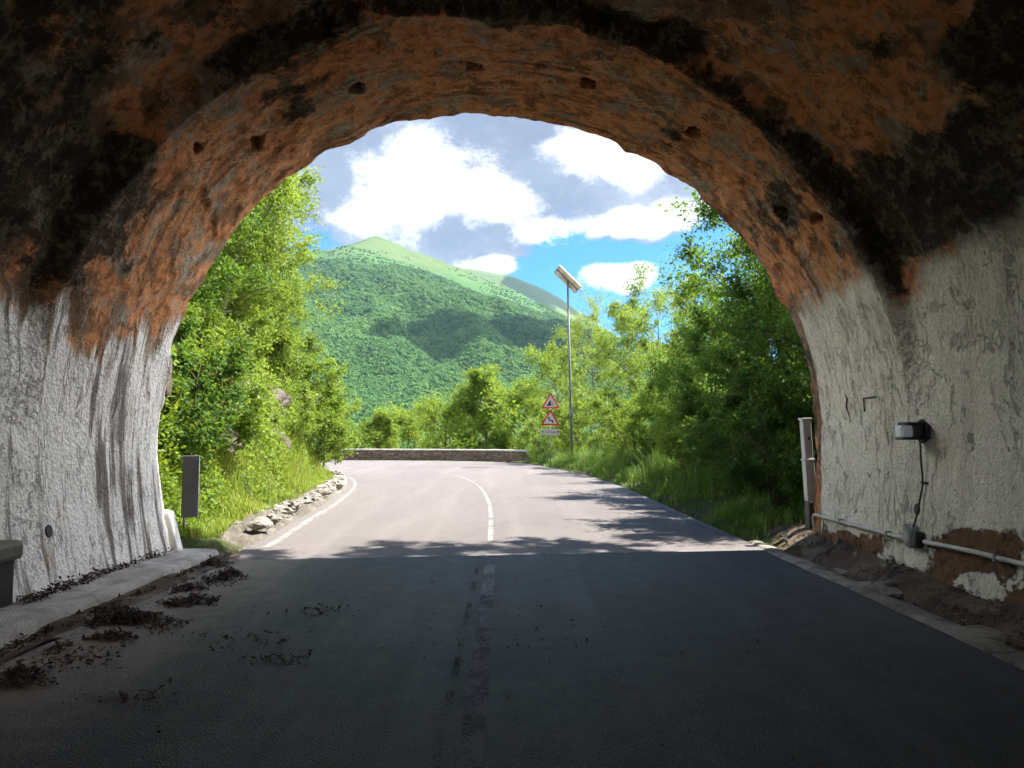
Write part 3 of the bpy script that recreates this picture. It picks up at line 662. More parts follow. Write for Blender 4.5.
def lining(name, tv, ring):
    tv = np.asarray(tv); n, m = len(tv), NA
    step = 0.0 if ring else 1.0
    up = sstep(1.6, 3.4, PR[:, 1])
    ramp_ = (step * sstep(0.0, .22, -tv - DEPTH))[:, None]
    off = ramp_ * (0.01 + 0.20 * up)[None]
    X = (PR[:, 0] + NO[:, 0] * off); Z = (PR[:, 1] + NO[:, 1] * off)
    Yb = YC + KX * X + tv[:, None]
    A = arc[None, :].repeat(n, 0)
    right = sstep(-.5, .5, X); hb = 2.80 + 0.55 * right
    # relief: long waves, plaster patches, scars; stronger above the wash
    above = sstep(-0.3, 0.6, Z - hb)
    d = 0.035 * fbm(X * .55, Yb * .7, Z * .55, 3, 3) + 0.012 * fbm(X * 2.2, Yb * 2.2, Z * 2.2, 4, 4)
    pt = fbm(X * .9, Yb * 1.1, Z * .9, 4, 8)
    d += above * (0.018 * sstep(0.05, 0.10, pt) - 0.028 * sstep(0.25, 0.33, fbm(X * 1.3, Yb * 1.3, Z * 1.3, 4, 9)) + 0.010 * fbm(X * 5, Yb * 5, Z * 5, 4, 12))
    if not ring: d += ramp_ * above * 0.05 * fbm(X * 1.6, Yb * 1.6, Z * 1.6, 4, 15)
    leftw = (1 - right) * (1 - above)
    d += leftw * 0.007 * fbm(Yb * 2.4, Z * .25, 0, 3, 18)                   # vertical waves of the left wash
    if ring: d *= 0.35 + 0.65 * sstep(0.0, 0.25, -tv)[:, None]
    if ring: d = d + 0.03 * (fbm(A * 3.0, 0, 0, 4, 33) * (1 - sstep(0, .12, -tv)[:, None]))
    NX, NZ = NO[:, 0][None], NO[:, 1][None]
    P = np.stack([X - NX * d, Yb, Z - NZ * d], 2)
    qx, qy = project(P); ok = P[..., 1] > 0.8
    def g(px, py, rx, ry, a):
        return np.where(ok, a * np.exp(-((qx - px) / rx) ** 2 - ((qy - py) / ry) ** 2), 0)
    # putlog holes and drains: pushed into the lining
    for (hx, hy, rw, rh, dp) in HOLES:
        hit = ok & (np.abs(qx - hx) < rw) & (np.abs(qy - hy) < rh) & (np.abs(qx - hx) / rw + np.abs(qy - hy) / rh < 1.65)
        P[..., 0] += np.where(hit, NX * dp, 0); P[..., 2] += np.where(hit, NZ * dp, 0)
    soot_shade = np.zeros_like(X)  # dark mask: soot patches, plus dirt and painted occlusion shade in the crease
    if not ring: soot_shade += 0.10 + 0.46 * np.exp(-((tv[:, None] + DEPTH + 0.05) / 0.22) ** 2) * sstep(2.6, 3.4, Z)
    else: soot_shade += 0.46 * np.exp(-((tv[:, None] + DEPTH) / 0.13) ** 2) * sstep(2.6, 3.4, Z) + 0.25 * (1 - sstep(0.0, 0.12, -tv)[:, None])
    for b in SOOT: soot_shade += g(*b)
    orange = np.zeros_like(X) + (0.45 if ring else 0.0) * sstep(3.0, 3.8, Z)
    for b in ORANGE:
        q = g(*b); orange += q; soot_shade -= q * 0.75
    paint = np.clip(0.5 + (hb - Z) / 1.0, -1, 1.3)
    if ring: paint = np.where(right > .5, paint - 2.2 * (1 - sstep(.16, .30, -tv))[:, None], paint)
    paint = paint - g(95, 330, 26, 60, .5) - g(905, 300, 22, 50, .35)
    peel = right * np.clip(0.5 + (0.42 - Z) / 0.9, 0, .78) - (0.12 if ring else -0.03)
    peel = peel + g(985, 545, 55, 26, .5) + g(850, 545, 40, 14, .35) - g(975, 590, 22, 16, .9) - g(905, 560, 30, 20, .5)
    fl = dict(ring=np.full_like(X, 1.0 - step), soot_shade=soot_shade, orange=orange, paint=paint, peel=np.clip(peel, 0, 1), right=right)
    o = np_mesh(name, P, grid_quads(n, m), M['lining'], None, True, np.stack([Yb, A], 2).reshape(-1, 2), fl)
    o.parent = tunnel; o.matrix_parent_inverse = tunnel.matrix_basis.inverted()
    return o, P
HOLES = [(358, 88, 6, 4.5, .2), (474, 67, 6.5, 3.5, .2), (588, 84, 6, 4.5, .2), (257, 143, 5.5, 6, .2), (334, 31, 5, 5, .2), (604, 20, 6, 5, .2), (693, 132, 6, 5, .18), (782, 213, 5, 5, .18), (817, 218, 5, 5, .18), (198, 148, 4, 4, .15)]
SOOT = [(40, 175, 95, 75, .75), (95, 235, 60, 40, .55), (30, 20, 150, 50, .6), (950, 180, 90, 70, .75), (1000, 40, 70, 70, .6), (300, 100, 55, 25, .45), (240, 60, 60, 30, .35), (690, 120, 45, 30, .5), (770, 190, 40, 40, .5), (905, 225, 60, 30, .5), (460, 10, 120, 14, .35), (640, 40, 70, 22, .35), (880, 60, 30, 30, .5), (150, 190, 40, 30, .3)]
ORANGE = [(850, 95, 70, 45, 1.0), (780, 85, 30, 25, .8), (930, 90, 20, 16, .8), (170, 105, 60, 50, .8), (210, 70, 40, 30, .6), (350, 85, 60, 22, .7), (460, 80, 90, 26, .6), (610, 85, 110, 35, .8), (560, 60, 80, 26, .6), (150, 260, 50, 60, .5), (210, 200, 50, 40, .6), (880, 12, 90, 22, .5), (700, 170, 60, 40, .5), (100, 20, 70, 26, .4), (440, 18, 80, 10, .5)]
ringo, PRING = lining('portal_ring', np.linspace(0, -DEPTH, 74), True)
vault, PV = lining('vault', np.concatenate([np.linspace(-DEPTH, -DEPTH - .3, 9), np.linspace(-DEPTH - .36, -9.6, 124), np.linspace(-10, -19.4, 40)]), False)  # unseen rear end, cut short and left open to let light in
# head wall: slab with the bore cut through it, its front flush with the ring's lip
def headwall():
    n = NA; ctr = np.array([0.0, 1.5]); out = []
    for x, z in PR:
        dx, dz = x - ctr[0], z - ctr[1]
        k = min(12.0 / max(abs(dx), 1e-4), (7.4 if dz > 0 else 2.0) / max(abs(dz), 1e-4)); out.append((ctr[0] + dx * k, ctr[1] + dz * k))
    out = np.array(out)
    a = PRING[0].copy()
    a[:, 0] += NO[:, 0] * 0.015; a[:, 2] += NO[:, 1] * 0.015
    a[:, 1] += 0.03
    b = np.stack([out[:, 0], py_at(out[:, 0]) + 0.03, out[:, 1]], 1)
    a2, b2 = a.copy(), b.copy(); a2[:, 1] -= 0.75; b2[:, 1] -= 0.75; a2[:, 0] += NO[:, 0] * 0.40; a2[:, 2] += NO[:, 1] * 0.40
    V = np.concatenate([a, b, b2, a2]); q = []
    for r0 in range(3):
        i = np.arange(n - 1) + r0 * n
        q.append(np.stack([i, i + 1, i + n + 1, i + n], 1))
    i = np.arange(n - 1) + 3 * n; j = np.arange(n - 1)
    q.append(np.stack([i, i + 1, j + 1, j], 1))
    o = np_mesh('head_wall', V, np.concatenate(q), M['headwall'], tunnel, False); o.matrix_parent_inverse = tunnel.matrix_basis.inverted()
headwall()
mb = MB(); p = at(168, 381, 9.75); mb.box((-4.60, 9.76, p[2]), (.15, .14, .38), bevel=.02); mb.build('stone_block', M['dirt'], tunnel)
# whitewashed toe at the left jamb
mb = MB(); yb = py_at(-4.4)
mb.prism([(-4.62, yb - .02, 0.0), (-4.21, yb - .02, 0.0), (-4.29, yb - .02, .28), (-4.38, yb - .02, .62), (-4.62, yb - .02, .66)], (0, .16, 0))
o = mb.build('jamb_toe', M['whitewash'], tunnel)
bv = o.modifiers.new('bevel', 'BEVEL'); bv.width = .03; bv.segments = 2
# the spur of hill the tunnel runs through
hx, hy = np.linspace(-60, 60, 90), np.concatenate([np.linspace(-9.0, 8.0, 24), [9.0, 9.35]])
HX, HY = np.meshgrid(hx, hy, indexing='ij')
HZ = 8.6 + 2 * sstep(9, -5, HY) + 0.05 * np.abs(HX) + fbm(HX * .15, HY * .15, 0, 4, 71) * .6
HY2 = HY + KX * np.clip(HX, -12, 12)
EX = np.concatenate([HZ[:, -1:] * 0 - .3], 1)
HXX = np.concatenate([HX, HX[:, -1:]], 1); HYY = np.concatenate([HY2, HY2[:, -1:]], 1); HZZ = np.concatenate([HZ, np.where(np.abs(HX[:, -1:]) < 11.5, 8.5, -.3)], 1)
tag(np_mesh('hill', np.stack([HXX, HYY, HZZ], 2), grid_quads(*HXX.shape), M['soil']), kind='structure')
# ------------------------------------------------------------------ pavement, kerbs, verge inside the bore
def kerb_walk():
    n, m = 150, 14
    yv = np.linspace(-4, py_at(-4.0) + .45, n)
    prof_ = [(-3.80, -0.02), (-3.81, 0.07), (-3.83, 0.105), (-3.87, 0.12), (-3.99, .125), (-4.02, .118), (-4.05, .126), (-4.25, .13), (-4.5, .135), (-4.9, .14)]
    prof_ = np.array(prof_); m = len(prof_)
    X = prof_[:, 0][None].repeat(n, 0); Z = prof_[:, 1][None].repeat(n, 0); Y = yv[:, None].repeat(m, 1)
    X = X + .012 * fbm(Y * 1.2, 0, 0, 4, 5) ; Z = Z + .012 * fbm(X * 3, Y * 2.2, 0, 4, 6)
    e = sstep(0, .35, yv[-1] - yv)[:, None]; Z = np.where(e < 1, Z * np.sqrt(np.clip(e, 0, 1)) - .03 * (1 - e), Z); X = X - .16 * (1 - e)
    tag(np_mesh('pavement', np.stack([X, Y, Z], 2), grid_quads(n, m), M['kerb']), kind='structure')
    # earth filled gutter
    yv = np.linspace(-4, py_at(-3.7) + .2, 200); xv = np.linspace(-3.83, -3.55, 8)
    Y, X = np.meshgrid(yv, xv, indexing='ij')
    Z = 0.004 + 0.05 * np.clip((-3.58 - X) / .25 + .8 * fbm(X * 4, Y * 1.6, 0, 4, 9), -0.2, 1)
    tag(np_mesh('gutter', np.stack([X, Y, Z], 2), grid_quads(len(yv), 8), M['dirt']), kind='structure')
    # right side: worn flush kerb, then a bank of dirt against the wall
    yv = np.linspace(-3, py_at(3.6) + .7, 160); xv = np.array([3.50, 3.52, 3.60, 3.70, 3.74])
    Y, X = np.meshgrid(yv, xv, indexing='ij'); X = X + .02 * fbm(Y * 1.1, 0, 0, 3, 14)
    Z = np.array([-.01, .022, .03, .026, 0.0])[None] + .012 * fbm(X * 4, Y * 3, 0, 3, 15)
    tag(np_mesh('kerb', np.stack([X, Y, Z], 2), grid_quads(len(yv), 5), M['kerb_dirty']), kind='structure')
    yv = np.linspace(-3, py_at(4) + 1.2, 240); xv = np.linspace(3.70, 5.0, 26)
    Y, X = np.meshgrid(yv, xv, indexing='ij')
    Z = 0.012 + (0.10 + 0.012 * Y) * sstep(3.72, 4.3, X) + .028 * fbm(X * 2.2, Y * 1.8, 0, 5, 16) * sstep(3.7, 3.85, X) - .06 * np.exp(-((X - 3.83) / .05) ** 2)
    tag(np_mesh('dirt_verge', np.stack([X, Y, Z], 2), grid_quads(len(yv), 26), M['dirt']), kind='structure')
    return yv, xv, Z
VY, VX, VZ = kerb_walk()
def verge_z(x, y):
    i = np.clip(np.searchsorted(VY, y), 0, len(VY) - 1); j = np.clip(np.searchsorted(VX, x), 0, len(VX) - 1); return VZ[i, j]
def wallpt(px, py, which=None):  # the lining's point seen at that pixel
    best = None
    for P in (PRING, PV):
        qx, qy = project(P); dd = np.where(P[..., 1] > .8, (qx - px) ** 2 + (qy - py) ** 2, 1e9)
        k = np.unravel_index(np.argmin(dd), dd.shape)
        if best is None or dd[k] < best[0]: best = (dd[k], P[k], np.array([-NO[k[1], 0], 0.0, -NO[k[1], 1]]))
    return best[1].copy(), best[2]
# broken concrete slabs and lumps in the right verge
for k, (px, py, sx, sy, lab) in enumerate([(880, 576, .26, .34, 'flat pale concrete slab in the dirt below the wall lamp'), (975, 617, .20, .24, 'small concrete slab in the dirt nearest the camera'), (840, 560, .12, .2, 'smaller broken concrete slab in the dirt near the portal')]):
    g_ = gnd(px, py, .14); mb = MB(); mb.rock((g_[0], g_[1], verge_z(g_[0], g_[1]) - .005), (sx, sy, .05), 30 + k, 3, .3)
    tag(mb.build('concrete_slab', M['kerb_dirty'], smooth=False), lab, 'concrete slab', 'broken concrete slabs on the dirt verge')
# ------------------------------------------------------------------ things on the walls and beside the road
def frame_rot(n):               # x = along the road, y = out of the wall, z = up
    n = Vector(n).normalized(); x = n.cross(Vector((0, 0, 1))).normalized(); z = x.cross(n).normalized()
    return Matrix((x, n, z)).transposed()
# conduit along the right wall
def conduit(px0, px1, label, tail=None):
    pts = []
    for px in np.linspace(px0, px1, 14):
        p, n = wallpt(px, 514 + (px - 812) * 0.2375); pts.append(p + n * .045)
    pts = np.array(pts)
    for k in range(3): pts[:, k] = np.convolve(np.r_[[pts[0, k]] * 2, pts[:, k], [pts[-1, k]] * 2], np.ones(5) / 5, 'valid')
    mid = pts[len(pts) // 2]
    th = empty('conduit_pipe', mid, label, 'pipe')
    P = [tuple(q) for q in pts]
    if tail:
        e = P[0]; P = [(e[0] + .03, e[1] + .10, .12), (e[0] + .02, e[1] + .10, e[2] - .14), (e[0], e[1] + .085, e[2] - .05), (e[0], e[1] + .04, e[2] - .008)] + P
    MB().tube(P, .024, 12).build('pipe', M['pvc'], th)
    for i in (4, 10):
        q = pts[i]; MB().box(q, (.07, .03, .07), bevel=.006).build('clamp', M['grey_metal'], th)
conduit(813, 917, 'pale plastic conduit pipe from the portal end to the junction box', True)
conduit(917, 1200, 'pale plastic conduit pipe running from the junction box out of the picture')
# junction box with its cable
p, n = wallpt(918, 538); fr = frame_rot(n)
jb = empty('junction_box', p, 'broken grey junction box below the wall lamp where conduit and cable meet', 'junction box')
MB().rock(tuple(p + n * .06 + np.array([0, .05, 0])), (.075, .095, .125), 8, 3, .22).build('casing', M['grey_box'], jb)
MB().box(p + n * .05 + np.array([0, -.075, -.02]), (.10, .10, .17), fr, .012).build('gland', M['black_plastic'], jb)
pl, nl = wallpt(926, 432); frl = frame_rot(nl)
c0, _ = wallpt(924, 443); c1, _ = wallpt(925, 482); c2, _ = wallpt(921, 512)
cb = empty('power_cable', (c0 + p) / 2, 'thin dark cable hanging down the wall from the lamp to the junction box', 'cable')
MB().tube(smooth_line([tuple(pl + nl * .06 + np.array([0, 0, -.06])), tuple(c0 + nl * .03), tuple((c0 + c1) / 2 + nl * .035), tuple(c1 + nl * .024), tuple((c1 + c2) / 2 + nl * .035), tuple(c2 + nl * .04), tuple(p + n * .06 + np.array([0, -.01, .08]))], 26).tolist(), .010, 8).build('cable', M['cable'], cb)
MB().box(c1 + nl * .015, (.09, .03, .02), frl).build('clip', M['cable'], cb)
wl = empty('wall_lamp', pl, 'small black wall lamp with a glass front painted pale blue like reflected sky on the right wall', 'lamp')
def L(x, y, z): return Vector(pl) + frl @ Vector((x, y, z))
mb = MB(); hexa = [L(.125 * math.cos(a), .0, .125 * math.sin(a)) for a in [math.pi / 6 + k * math.pi / 3 for k in range(6)]]
mb.prism(hexa, frl @ Vector((0, .05, 0))); mb.build('back_plate', M['black_plastic'], wl)
MB().box(L(0, .105, .0), (.15, .12, .15), frl, .02).build('housing', M['black_plastic'], wl)
MB().box(L(0, .22, .0), (.15, .13, .13), frl, .03).build('lens', M['lens'], wl)
MB().box(L(0, .14, .082), (.19, .19, .03), frl, .012).build('hood', M['black_plastic'], wl)
MB().box(L(0, .17, -.078), (.17, .21, .02), frl, .008).build('bottom_rim', M['black_plastic'], wl)
# painted corner mark on the right wall
q0, n0_ = wallpt(865, 399); q1, _ = wallpt(865, 411); q2, _ = wallpt(877, 397)
mb = MB(); off = n0_ * .012
mb.tube([tuple(q1 + off), tuple(q0 + off)], .009, 5); mb.tube([tuple(q0 + off), tuple(q2 + off)], .009, 5)
mb.build('painted_mark', M['sign_black'], tunnel)
# an open crack in the right wall and loose stones on the verge
cr = []
for px, py in [(845, 393), (847.5, 401), (846.5, 408), (851, 421)]:
    q, nn = wallpt(px, py); cr.append(tuple(q + nn * .002))
MB().tube(cr, [.003, .013, .016, .003], 6).build('crack', M['sign_black'], tunnel)
# drain mouths in the walls
for px, py, rr in [(49, 531, .042), (917, 508, .042)]:
    q, nn = wallpt(px, py); q = q + np.array([0, 0, 0])
    mb = MB(); v_ = Vector(nn); f_ = frame_rot(nn)
    ring_ = [[Vector(q) + f_ @ Vector((k_ * math.cos(a), y_, 1.25 * k_ * math.sin(a))) for a in [i * math.pi / 8 for i in range(16)]] for k_, y_ in [(rr * 1.18, -.03), (rr * 1.15, .012), (rr, .014), (rr * .9, .011)]]
    vs = [[mb.bm.verts.new(c_) for c_ in rg_] for rg_ in ring_]
    for a_, b_ in zip(vs[:-1], vs[1:]):
        for i in range(16): mb.bm.faces.new((a_[i], a_[(i + 1) % 16], b_[(i + 1) % 16], b_[i]))
    mb.bm.faces.new(vs[-1]); mb.build('drain_hole', M['sign_black'], tunnel)
# tall white cable cover outside the right jamb
b = np.array([4.36, 10.95, .62])
wp = empty('cable_cover', (4.38, 10.95, .1), 'tall narrow white plastic cable cover standing outside the right portal jamb', 'cable cover')
tilt = Matrix.Rotation(R(-2.4), 3, 'Y')
MB().box((4.40, 10.95, .36), (.16, .18, .56), None, .02).build('base', M['olive_plastic'], wp)
MB().box((4.37, 10.95, .94), (.135, .14, .60), tilt, .012).build('lower_cover', M['white_plastic'], wp)
MB().box((4.345, 10.95, 1.53), (.125, .13, .60), tilt, .012).build('upper_cover', M['white_plastic'], wp)
MB().box((4.358, 10.95, 1.235), (.15, .155, .03), tilt, .006).build('joint_collar', M['white_plastic'], wp)
MB().box((4.332, 10.95, 1.835), (.15, .155, .03), tilt, .006).build('cap', M['white_plastic'], wp)
MB().box((4.35, 10.868, 1.55), (.03, .012, .05), tilt, .004).build('latch', M['black_plastic'], wp)
# grey marker plate by the left jamb
pc = at(190.5, 486.5, 10.45)
ms = empty('marker_plate', (pc[0] - .1, 10.45, .1), 'narrow grey metal plate seen from behind on a thin post by the left jamb', 'road marker')
rz = Matrix.Rotation(R(9), 3, 'Z')
MB().box((pc[0], 10.45, pc[2]), (.225, .018, .86), rz, .006).build('plate', M['sign_back'], ms)
mb = MB(); mb.box((pc[0] + .108, 10.462, pc[2]), (.012, .045, .86), rz, .004); mb.build('folded_edge', M['grey_metal'], ms)
MB().tube([(pc[0] - .09, 10.49, -.05), (pc[0] - .092, 10.49, .5), (pc[0] - .095, 10.49, pc[2] + .38)], .018, 10).build('post', M['sign_back'], ms)
# dark grit box on the left
cb_ = empty('utility_box', (-4.6, 6.45, .13), 'black plastic utility box with a pale front panel against the left wall', 'box')
f0 = gnd(22, 601, .13); bx = f0[0]
MB().box((bx - .27, 6.36, .36), (.54, .42, .50), None, .02).build('body', M['black_plastic'], cb_)
MB().box((bx - .27 + .02, 6.35, .60), (.62, .50, .17), None, .045).build('lid', M['olive_plastic'], cb_)
MB().box((bx - .33, 6.095, .595), (.42, .012, .125), None, .004).build('panel', M['pale_panel'], cb_)
mb = MB(); mb.rock((bx - .12, 6.0, .12), (.30, .18, .09), 4, 3, .35); tag(mb.build('concrete_lump', M['kerb_dirty']), 'crumbled concrete lump at the foot of the black utility box', 'rubble')

# ---- warning signs on their post
SX, SY = 1.86, 36.0
zg = float(ground_z(SX, SY)[0])
sg = empty('road_sign', (SX, SY, zg), 'two red bordered triangular warning signs and a white plate on one post', 'road sign')
MB().tube([(SX, SY + .05, zg - .2), (SX, SY + .05, 3.62)], .03, 10).build('post', M['grey_metal'], sg)
def tri(c, w, rcorner, y, thick, rot):
    h = w * .866; pts = []
    for k in range(3):
        a = math.pi / 2 + k * 2 * math.pi / 3; cx, cz = (h * 2 / 3 - 2 * rcorner) * math.cos(a), (h * 2 / 3 - 2 * rcorner) * math.sin(a)
        for j in range(-3, 4): pts.append((cx + rcorner * math.cos(a + j * math.pi / 9), cz + rcorner * math.sin(a + j * math.pi / 9)))
    return [Vector(c) + rot @ Vector((x, y, z)) for x, z in pts], rot @ Vector((0, thick, 0))
def flat(c, poly, y, thick, rot): return [Vector(c) + rot @ Vector((x, y, z)) for x, z in poly], rot @ Vector((0, thick, 0))
def warning(cz, red, rz, polys, name, dx=0):
    c = Vector((SX + dx, SY, cz)); rot = Matrix.Rotation(rz, 3, 'Z')
    MBs = MB(); MBs.prism(*tri(c, .93, .035, 0, .012, rot)); o = MBs.build('warning_panel', M[red], sg)
    m2 = MB(); m2.prism(*tri(c, .66, .02, -.004, .004, rot)); m2.build('white_field', M['sign_white'], o)
    m3 = MB()
    for pg in polys: m3.prism(*flat(c, pg, -.009, .005, rot))
    m3.build('pictogram', M['sign_black'], o)
def octo(x, z, r): return [(x + r * math.cos(k * math.pi / 3 + .3), z + r * math.sin(k * math.pi / 3 + .3)) for k in range(6)]
cliff = [(-.22, -.13), (-.17, -.07), (-.12, -.02), (-.085, .07), (-.05, .10), (-.02, .17), (0.0, .13), (-.005, .04), (.02, -.03), (.03, -.13)]
rocks_ = [octo(.07, .03, .032), octo(.10, -.05, .028), octo(.06, -.085, .022), octo(.145, -.11, .030), octo(.05, .09, .02)]
bend = [(.085, -.15), (.145, -.15), (.145, -.035), (-.035, .025), (-.035, .075), (.0, .075), (-.065, .165), (-.13, .075), (-.095, .075), (-.095, -.02), (.085, -.08)]
warning(3.15, 'sign_red_faded', R(-13), [cliff] + rocks_, 'a', .02)
warning(2.33, 'sign_red', R(4), [bend], 'b')
pz = 1.74
pm_ = MB(); pm_.box((SX, SY, pz), (.92, .012, .30), Matrix.Rotation(R(4), 3, 'Z'), .005); plo = pm_.build('distance_plate', M['sign_white'], sg)
def text_mesh(s, size, loc, rz, mat, parent, name):
    cu = bpy.data.curves.new('t', 'FONT'); cu.body = s; cu.size = size; cu.align_x = 'CENTER'; cu.align_y = 'CENTER'; cu.extrude = .002
    o = bpy.data.objects.new('t', cu); COL.objects.link(o); bpy.context.view_layer.update()
    me = bpy.data.meshes.new_from_object(o.evaluated_get(bpy.context.evaluated_depsgraph_get()))
    bpy.data.objects.remove(o); me.materials.clear(); me.materials.append(mat)
    t_ = bpy.data.objects.new(name, me); COL.objects.link(t_); t_.parent = parent
    t_.matrix_basis = Matrix.Translation(loc) @ Matrix.Rotation(rz, 4, 'Z') @ Matrix.Rotation(R(90), 4, 'X'); return t_
ca, sa = math.cos(R(4)), math.sin(R(4))
for txt, dx in (('1.4', -.155), ('km', .17)):
    text_mesh(txt, .21, Vector((SX + dx * ca, SY - .012 + dx * sa, pz)), R(4), M['sign_black'], plo, 'lettering')
for s_ in (-1, 1):
    m3 = MB()
    arrow = [(s_ * .385 + a, pz + b) for a, b in [(-.018, -.09), (.018, -.09), (.018, .02), (.05, .02), (0, .10), (-.05, .02), (-.018, .02)]]
    m3.prism([Vector((SX + x * ca, SY - .011 + x * sa, z)) for x, z in arrow], (0, .004, 0)); m3.build('arrow', M['sign_black'], plo)

# ---- solar lamp post
PX, PY_ = 3.02, 37.4
zg = float(ground_z(PX, PY_)[0]); ztop = at(568, 277, PY_)[2]
lp = empty('solar_post', (PX, PY_, zg), 'tall thin green-grey steel post carrying a tilted solar panel', 'solar post')
xt = at(567.5, 277, PY_)[0]
MB().tube([(PX, PY_, zg - .3), (PX - (PX - xt) * .5, PY_, ztop * .5), (xt, PY_, ztop)], [.075, .062, .05], 12).build('pole', M['pole'], lp)
MB().box((PX, PY_ - .1, 2.7), (.14, .10, .32), None, .01).build('control_box', M['grey_metal'], lp)
MB().box((PX - .02, PY_, 3.9), (.17, .17, .06), None, .01).build('band', M['grey_metal'], lp)
pcn = at(567.6, 279.5, PY_ - .1); e1 = Vector((1, 0, -1)).normalized(); e2 = Vector((-.25, .50, -.25)).normalized(); e3 = e1.cross(e2)
if e3.z < 0: e3 = -e3
rt = Matrix((e1, e2, e3)).transposed()
def PB(x, y, z): return Vector(pcn) + rt @ Vector((x, y, z))
pan = MB().box(PB(0, 0, .02), (1.50, .60, .03), rt, .004).build('solar_panel', M['panel_back'], lp)
MB().box(PB(0, 0, .038), (1.44, .54, .006), rt).build('cells', M['panel_cell'], pan)
mb = MB()
for y in (-.30, .30): mb.box(PB(0, y, .012), (1.54, .035, .05), rt)
for x in (-.76, .76): mb.box(PB(x, 0, .012), (.035, .565, .049), rt)
for x in (-.36, .36): mb.box(PB(x, 0, -.006), (.03, .565, .02), rt)
mb.build('panel_frame', M['alu'], pan)
MB().box(PB(0, 0, -.03), (1.5, .06, .04), rt).build('rail', M['sign_back'], lp)
MB().box(PB(-.12, .02, -.06), (.34, .16, .06), rt, .01).build('bracket', M['sign_back'], lp)

# ---- parapet round the bend
WALL = smooth_line([(1.55, 43.9), (0.9, 44.6), (-0.9, 45.9), (-4, 47.2), (-8, 48.0), (-14, 48.35), (-24, 48.1), (-50, 47)], 170)
pa = empty('parapet_wall', (-6, 48, 0), 'low brown rubble stone parapet with pale coping round the outside of the bend', 'wall')
def wall_sweep(name, prof_, mat, jit):
    n, m = len(WALL), len(prof_)
    T = np.gradient(WALL, axis=0); T /= np.linalg.norm(T, axis=1)[:, None]; Nn = np.stack([T[:, 1], -T[:, 0]], 1)
    pr = np.array(prof_); V = np.zeros((n, m, 3))
    jx = jit * fbm(np.arange(n)[:, None] * .9, np.arange(m)[None] * 1.7, 0, 3, 3)
    V[..., :2] = WALL[:, None] + Nn[:, None] * (pr[None, :, 0, None] + jx[..., None]); V[..., 2] = pr[None, :, 1] + jx * .6
    q = grid_quads(n, m); V2 = V.reshape(-1, 3)
    o = np_mesh(name, V2, q, mat, None, False)
    o.parent = pa; o.matrix_parent_inverse = pa.matrix_basis.inverted()
    bm = bmesh.new(); bm.from_mesh(o.data); bmesh.ops.holes_fill(bm, edges=[e for e in bm.edges if e.is_boundary], sides=12); bmesh.ops.recalc_face_normals(bm, faces=bm.faces[:]); bm.to_mesh(o.data); bm.free()
wall_sweep('masonry', [(.22, -1.5), (.22, 0), (.215, .3), (.2, .60), (-.2, .60), (-.215, .3), (-.22, 0), (-.22, -1.5), (.22, -1.5)], M['stonewall'], .02)
wall_sweep('coping', [(.27, .602), (.27, .68), (.25, .70), (-.25, .70), (-.27, .68), (-.27, .602), (.27, .602)], M['cap'], .008)

# ---- pale rubble along the inside of the bend
r3 = np.random.default_rng(5)
kb = offset_line(IN, -.14)
sel = kb[(kb[:, 1] > 22.5) & (kb[:, 0] > -14)]
m = 5; pr = np.array([(.12, -.02), (.11, .10), (.05, .13), (-.10, .13), (-.13, -.02)])
T = np.gradient(sel, axis=0); T /= np.linalg.norm(T, axis=1)[:, None]; Nn = np.stack([T[:, 1], -T[:, 0]], 1)
V = np.zeros((len(sel), m, 3)); V[..., :2] = sel[:, None] + Nn[:, None] * pr[None, :, 0, None]; V[..., 2] = pr[None, :, 1]
tag(np_mesh('kerb', V, grid_quads(len(sel), m), M['kerb'], None, False), kind='structure')
gr = IN[(IN[:, 1] > 10.35) & (IN[:, 0] > -9)]; gr = smooth_line(gr, 260)
A_, B_ = offset_line(gr, .04), offset_line(gr, -.50); w = np.linspace(0, 1, 22)[None, :, None]
G2 = A_[:, None] * (1 - w) + B_[:, None] * w
GZ_ = -.03 + .10 * sstep(0, .16, w[..., 0]) + np.maximum(ground_z(G2[..., 0], G2[..., 1]), 0) * sstep(.05, .4, w[..., 0])
GZ_[:, -1] = -.1; e_ = np.arange(len(gr))[:, None]; GZ_ = np.where(e_ < 8, GZ_ * (e_ / 8.0) - .06 * (1 - e_ / 8.0), GZ_); GZ_ = GZ_ + .045 * fbm(G2[..., 0] * 5.5, G2[..., 1] * 5.5, 0, 5, 77, .6) * sstep(0, .3, w[..., 0])
tag(np_mesh('gravel_strip', np.concatenate([G2, GZ_[..., None]], 2), grid_quads(len(gr), 22), M['gravel']), kind='structure')
protos = []
for k in range(6):
    mb = MB(); mb.rock((0, 0, 0), (.24, .17, .12), 50 + k, 2, .34); o = mb.build('kerb_rock', M['rock']); protos.append(o)
cnt = 0
line_ = IN[(IN[:, 1] > 11.6) & (IN[:, 1] < 31) & (IN[:, 0] > -9)]
for i in range(120):
    t_ = (i + r3.random() * .8) / 120; j = t_ * (len(line_) - 1); j0 = int(j); p_ = line_[j0]
    d_ = .12 + .42 * r3.random(); q_ = p_ + np.array([-d_, d_ * .35 * t_])
    s_ = .25 + .50 * r3.random() ** 1.8
    o = protos[cnt] if cnt < 6 else protos[cnt % 6].copy()
    if cnt >= 6: COL.objects.link(o)
    cnt += 1
    o.location = (q_[0], q_[1], .15 + .05 * r3.random() + .12 * max(0, d_ - .2)); o.scale = (s_, s_, s_); o.rotation_euler = (r3.random() * .4, r3.random() * .4, r3.random() * 6.28)
    tag(o, 'pale limestone rock in the rubble edging along the inside of the bend', 'rock', 'pale rocks edging the left side of the road')
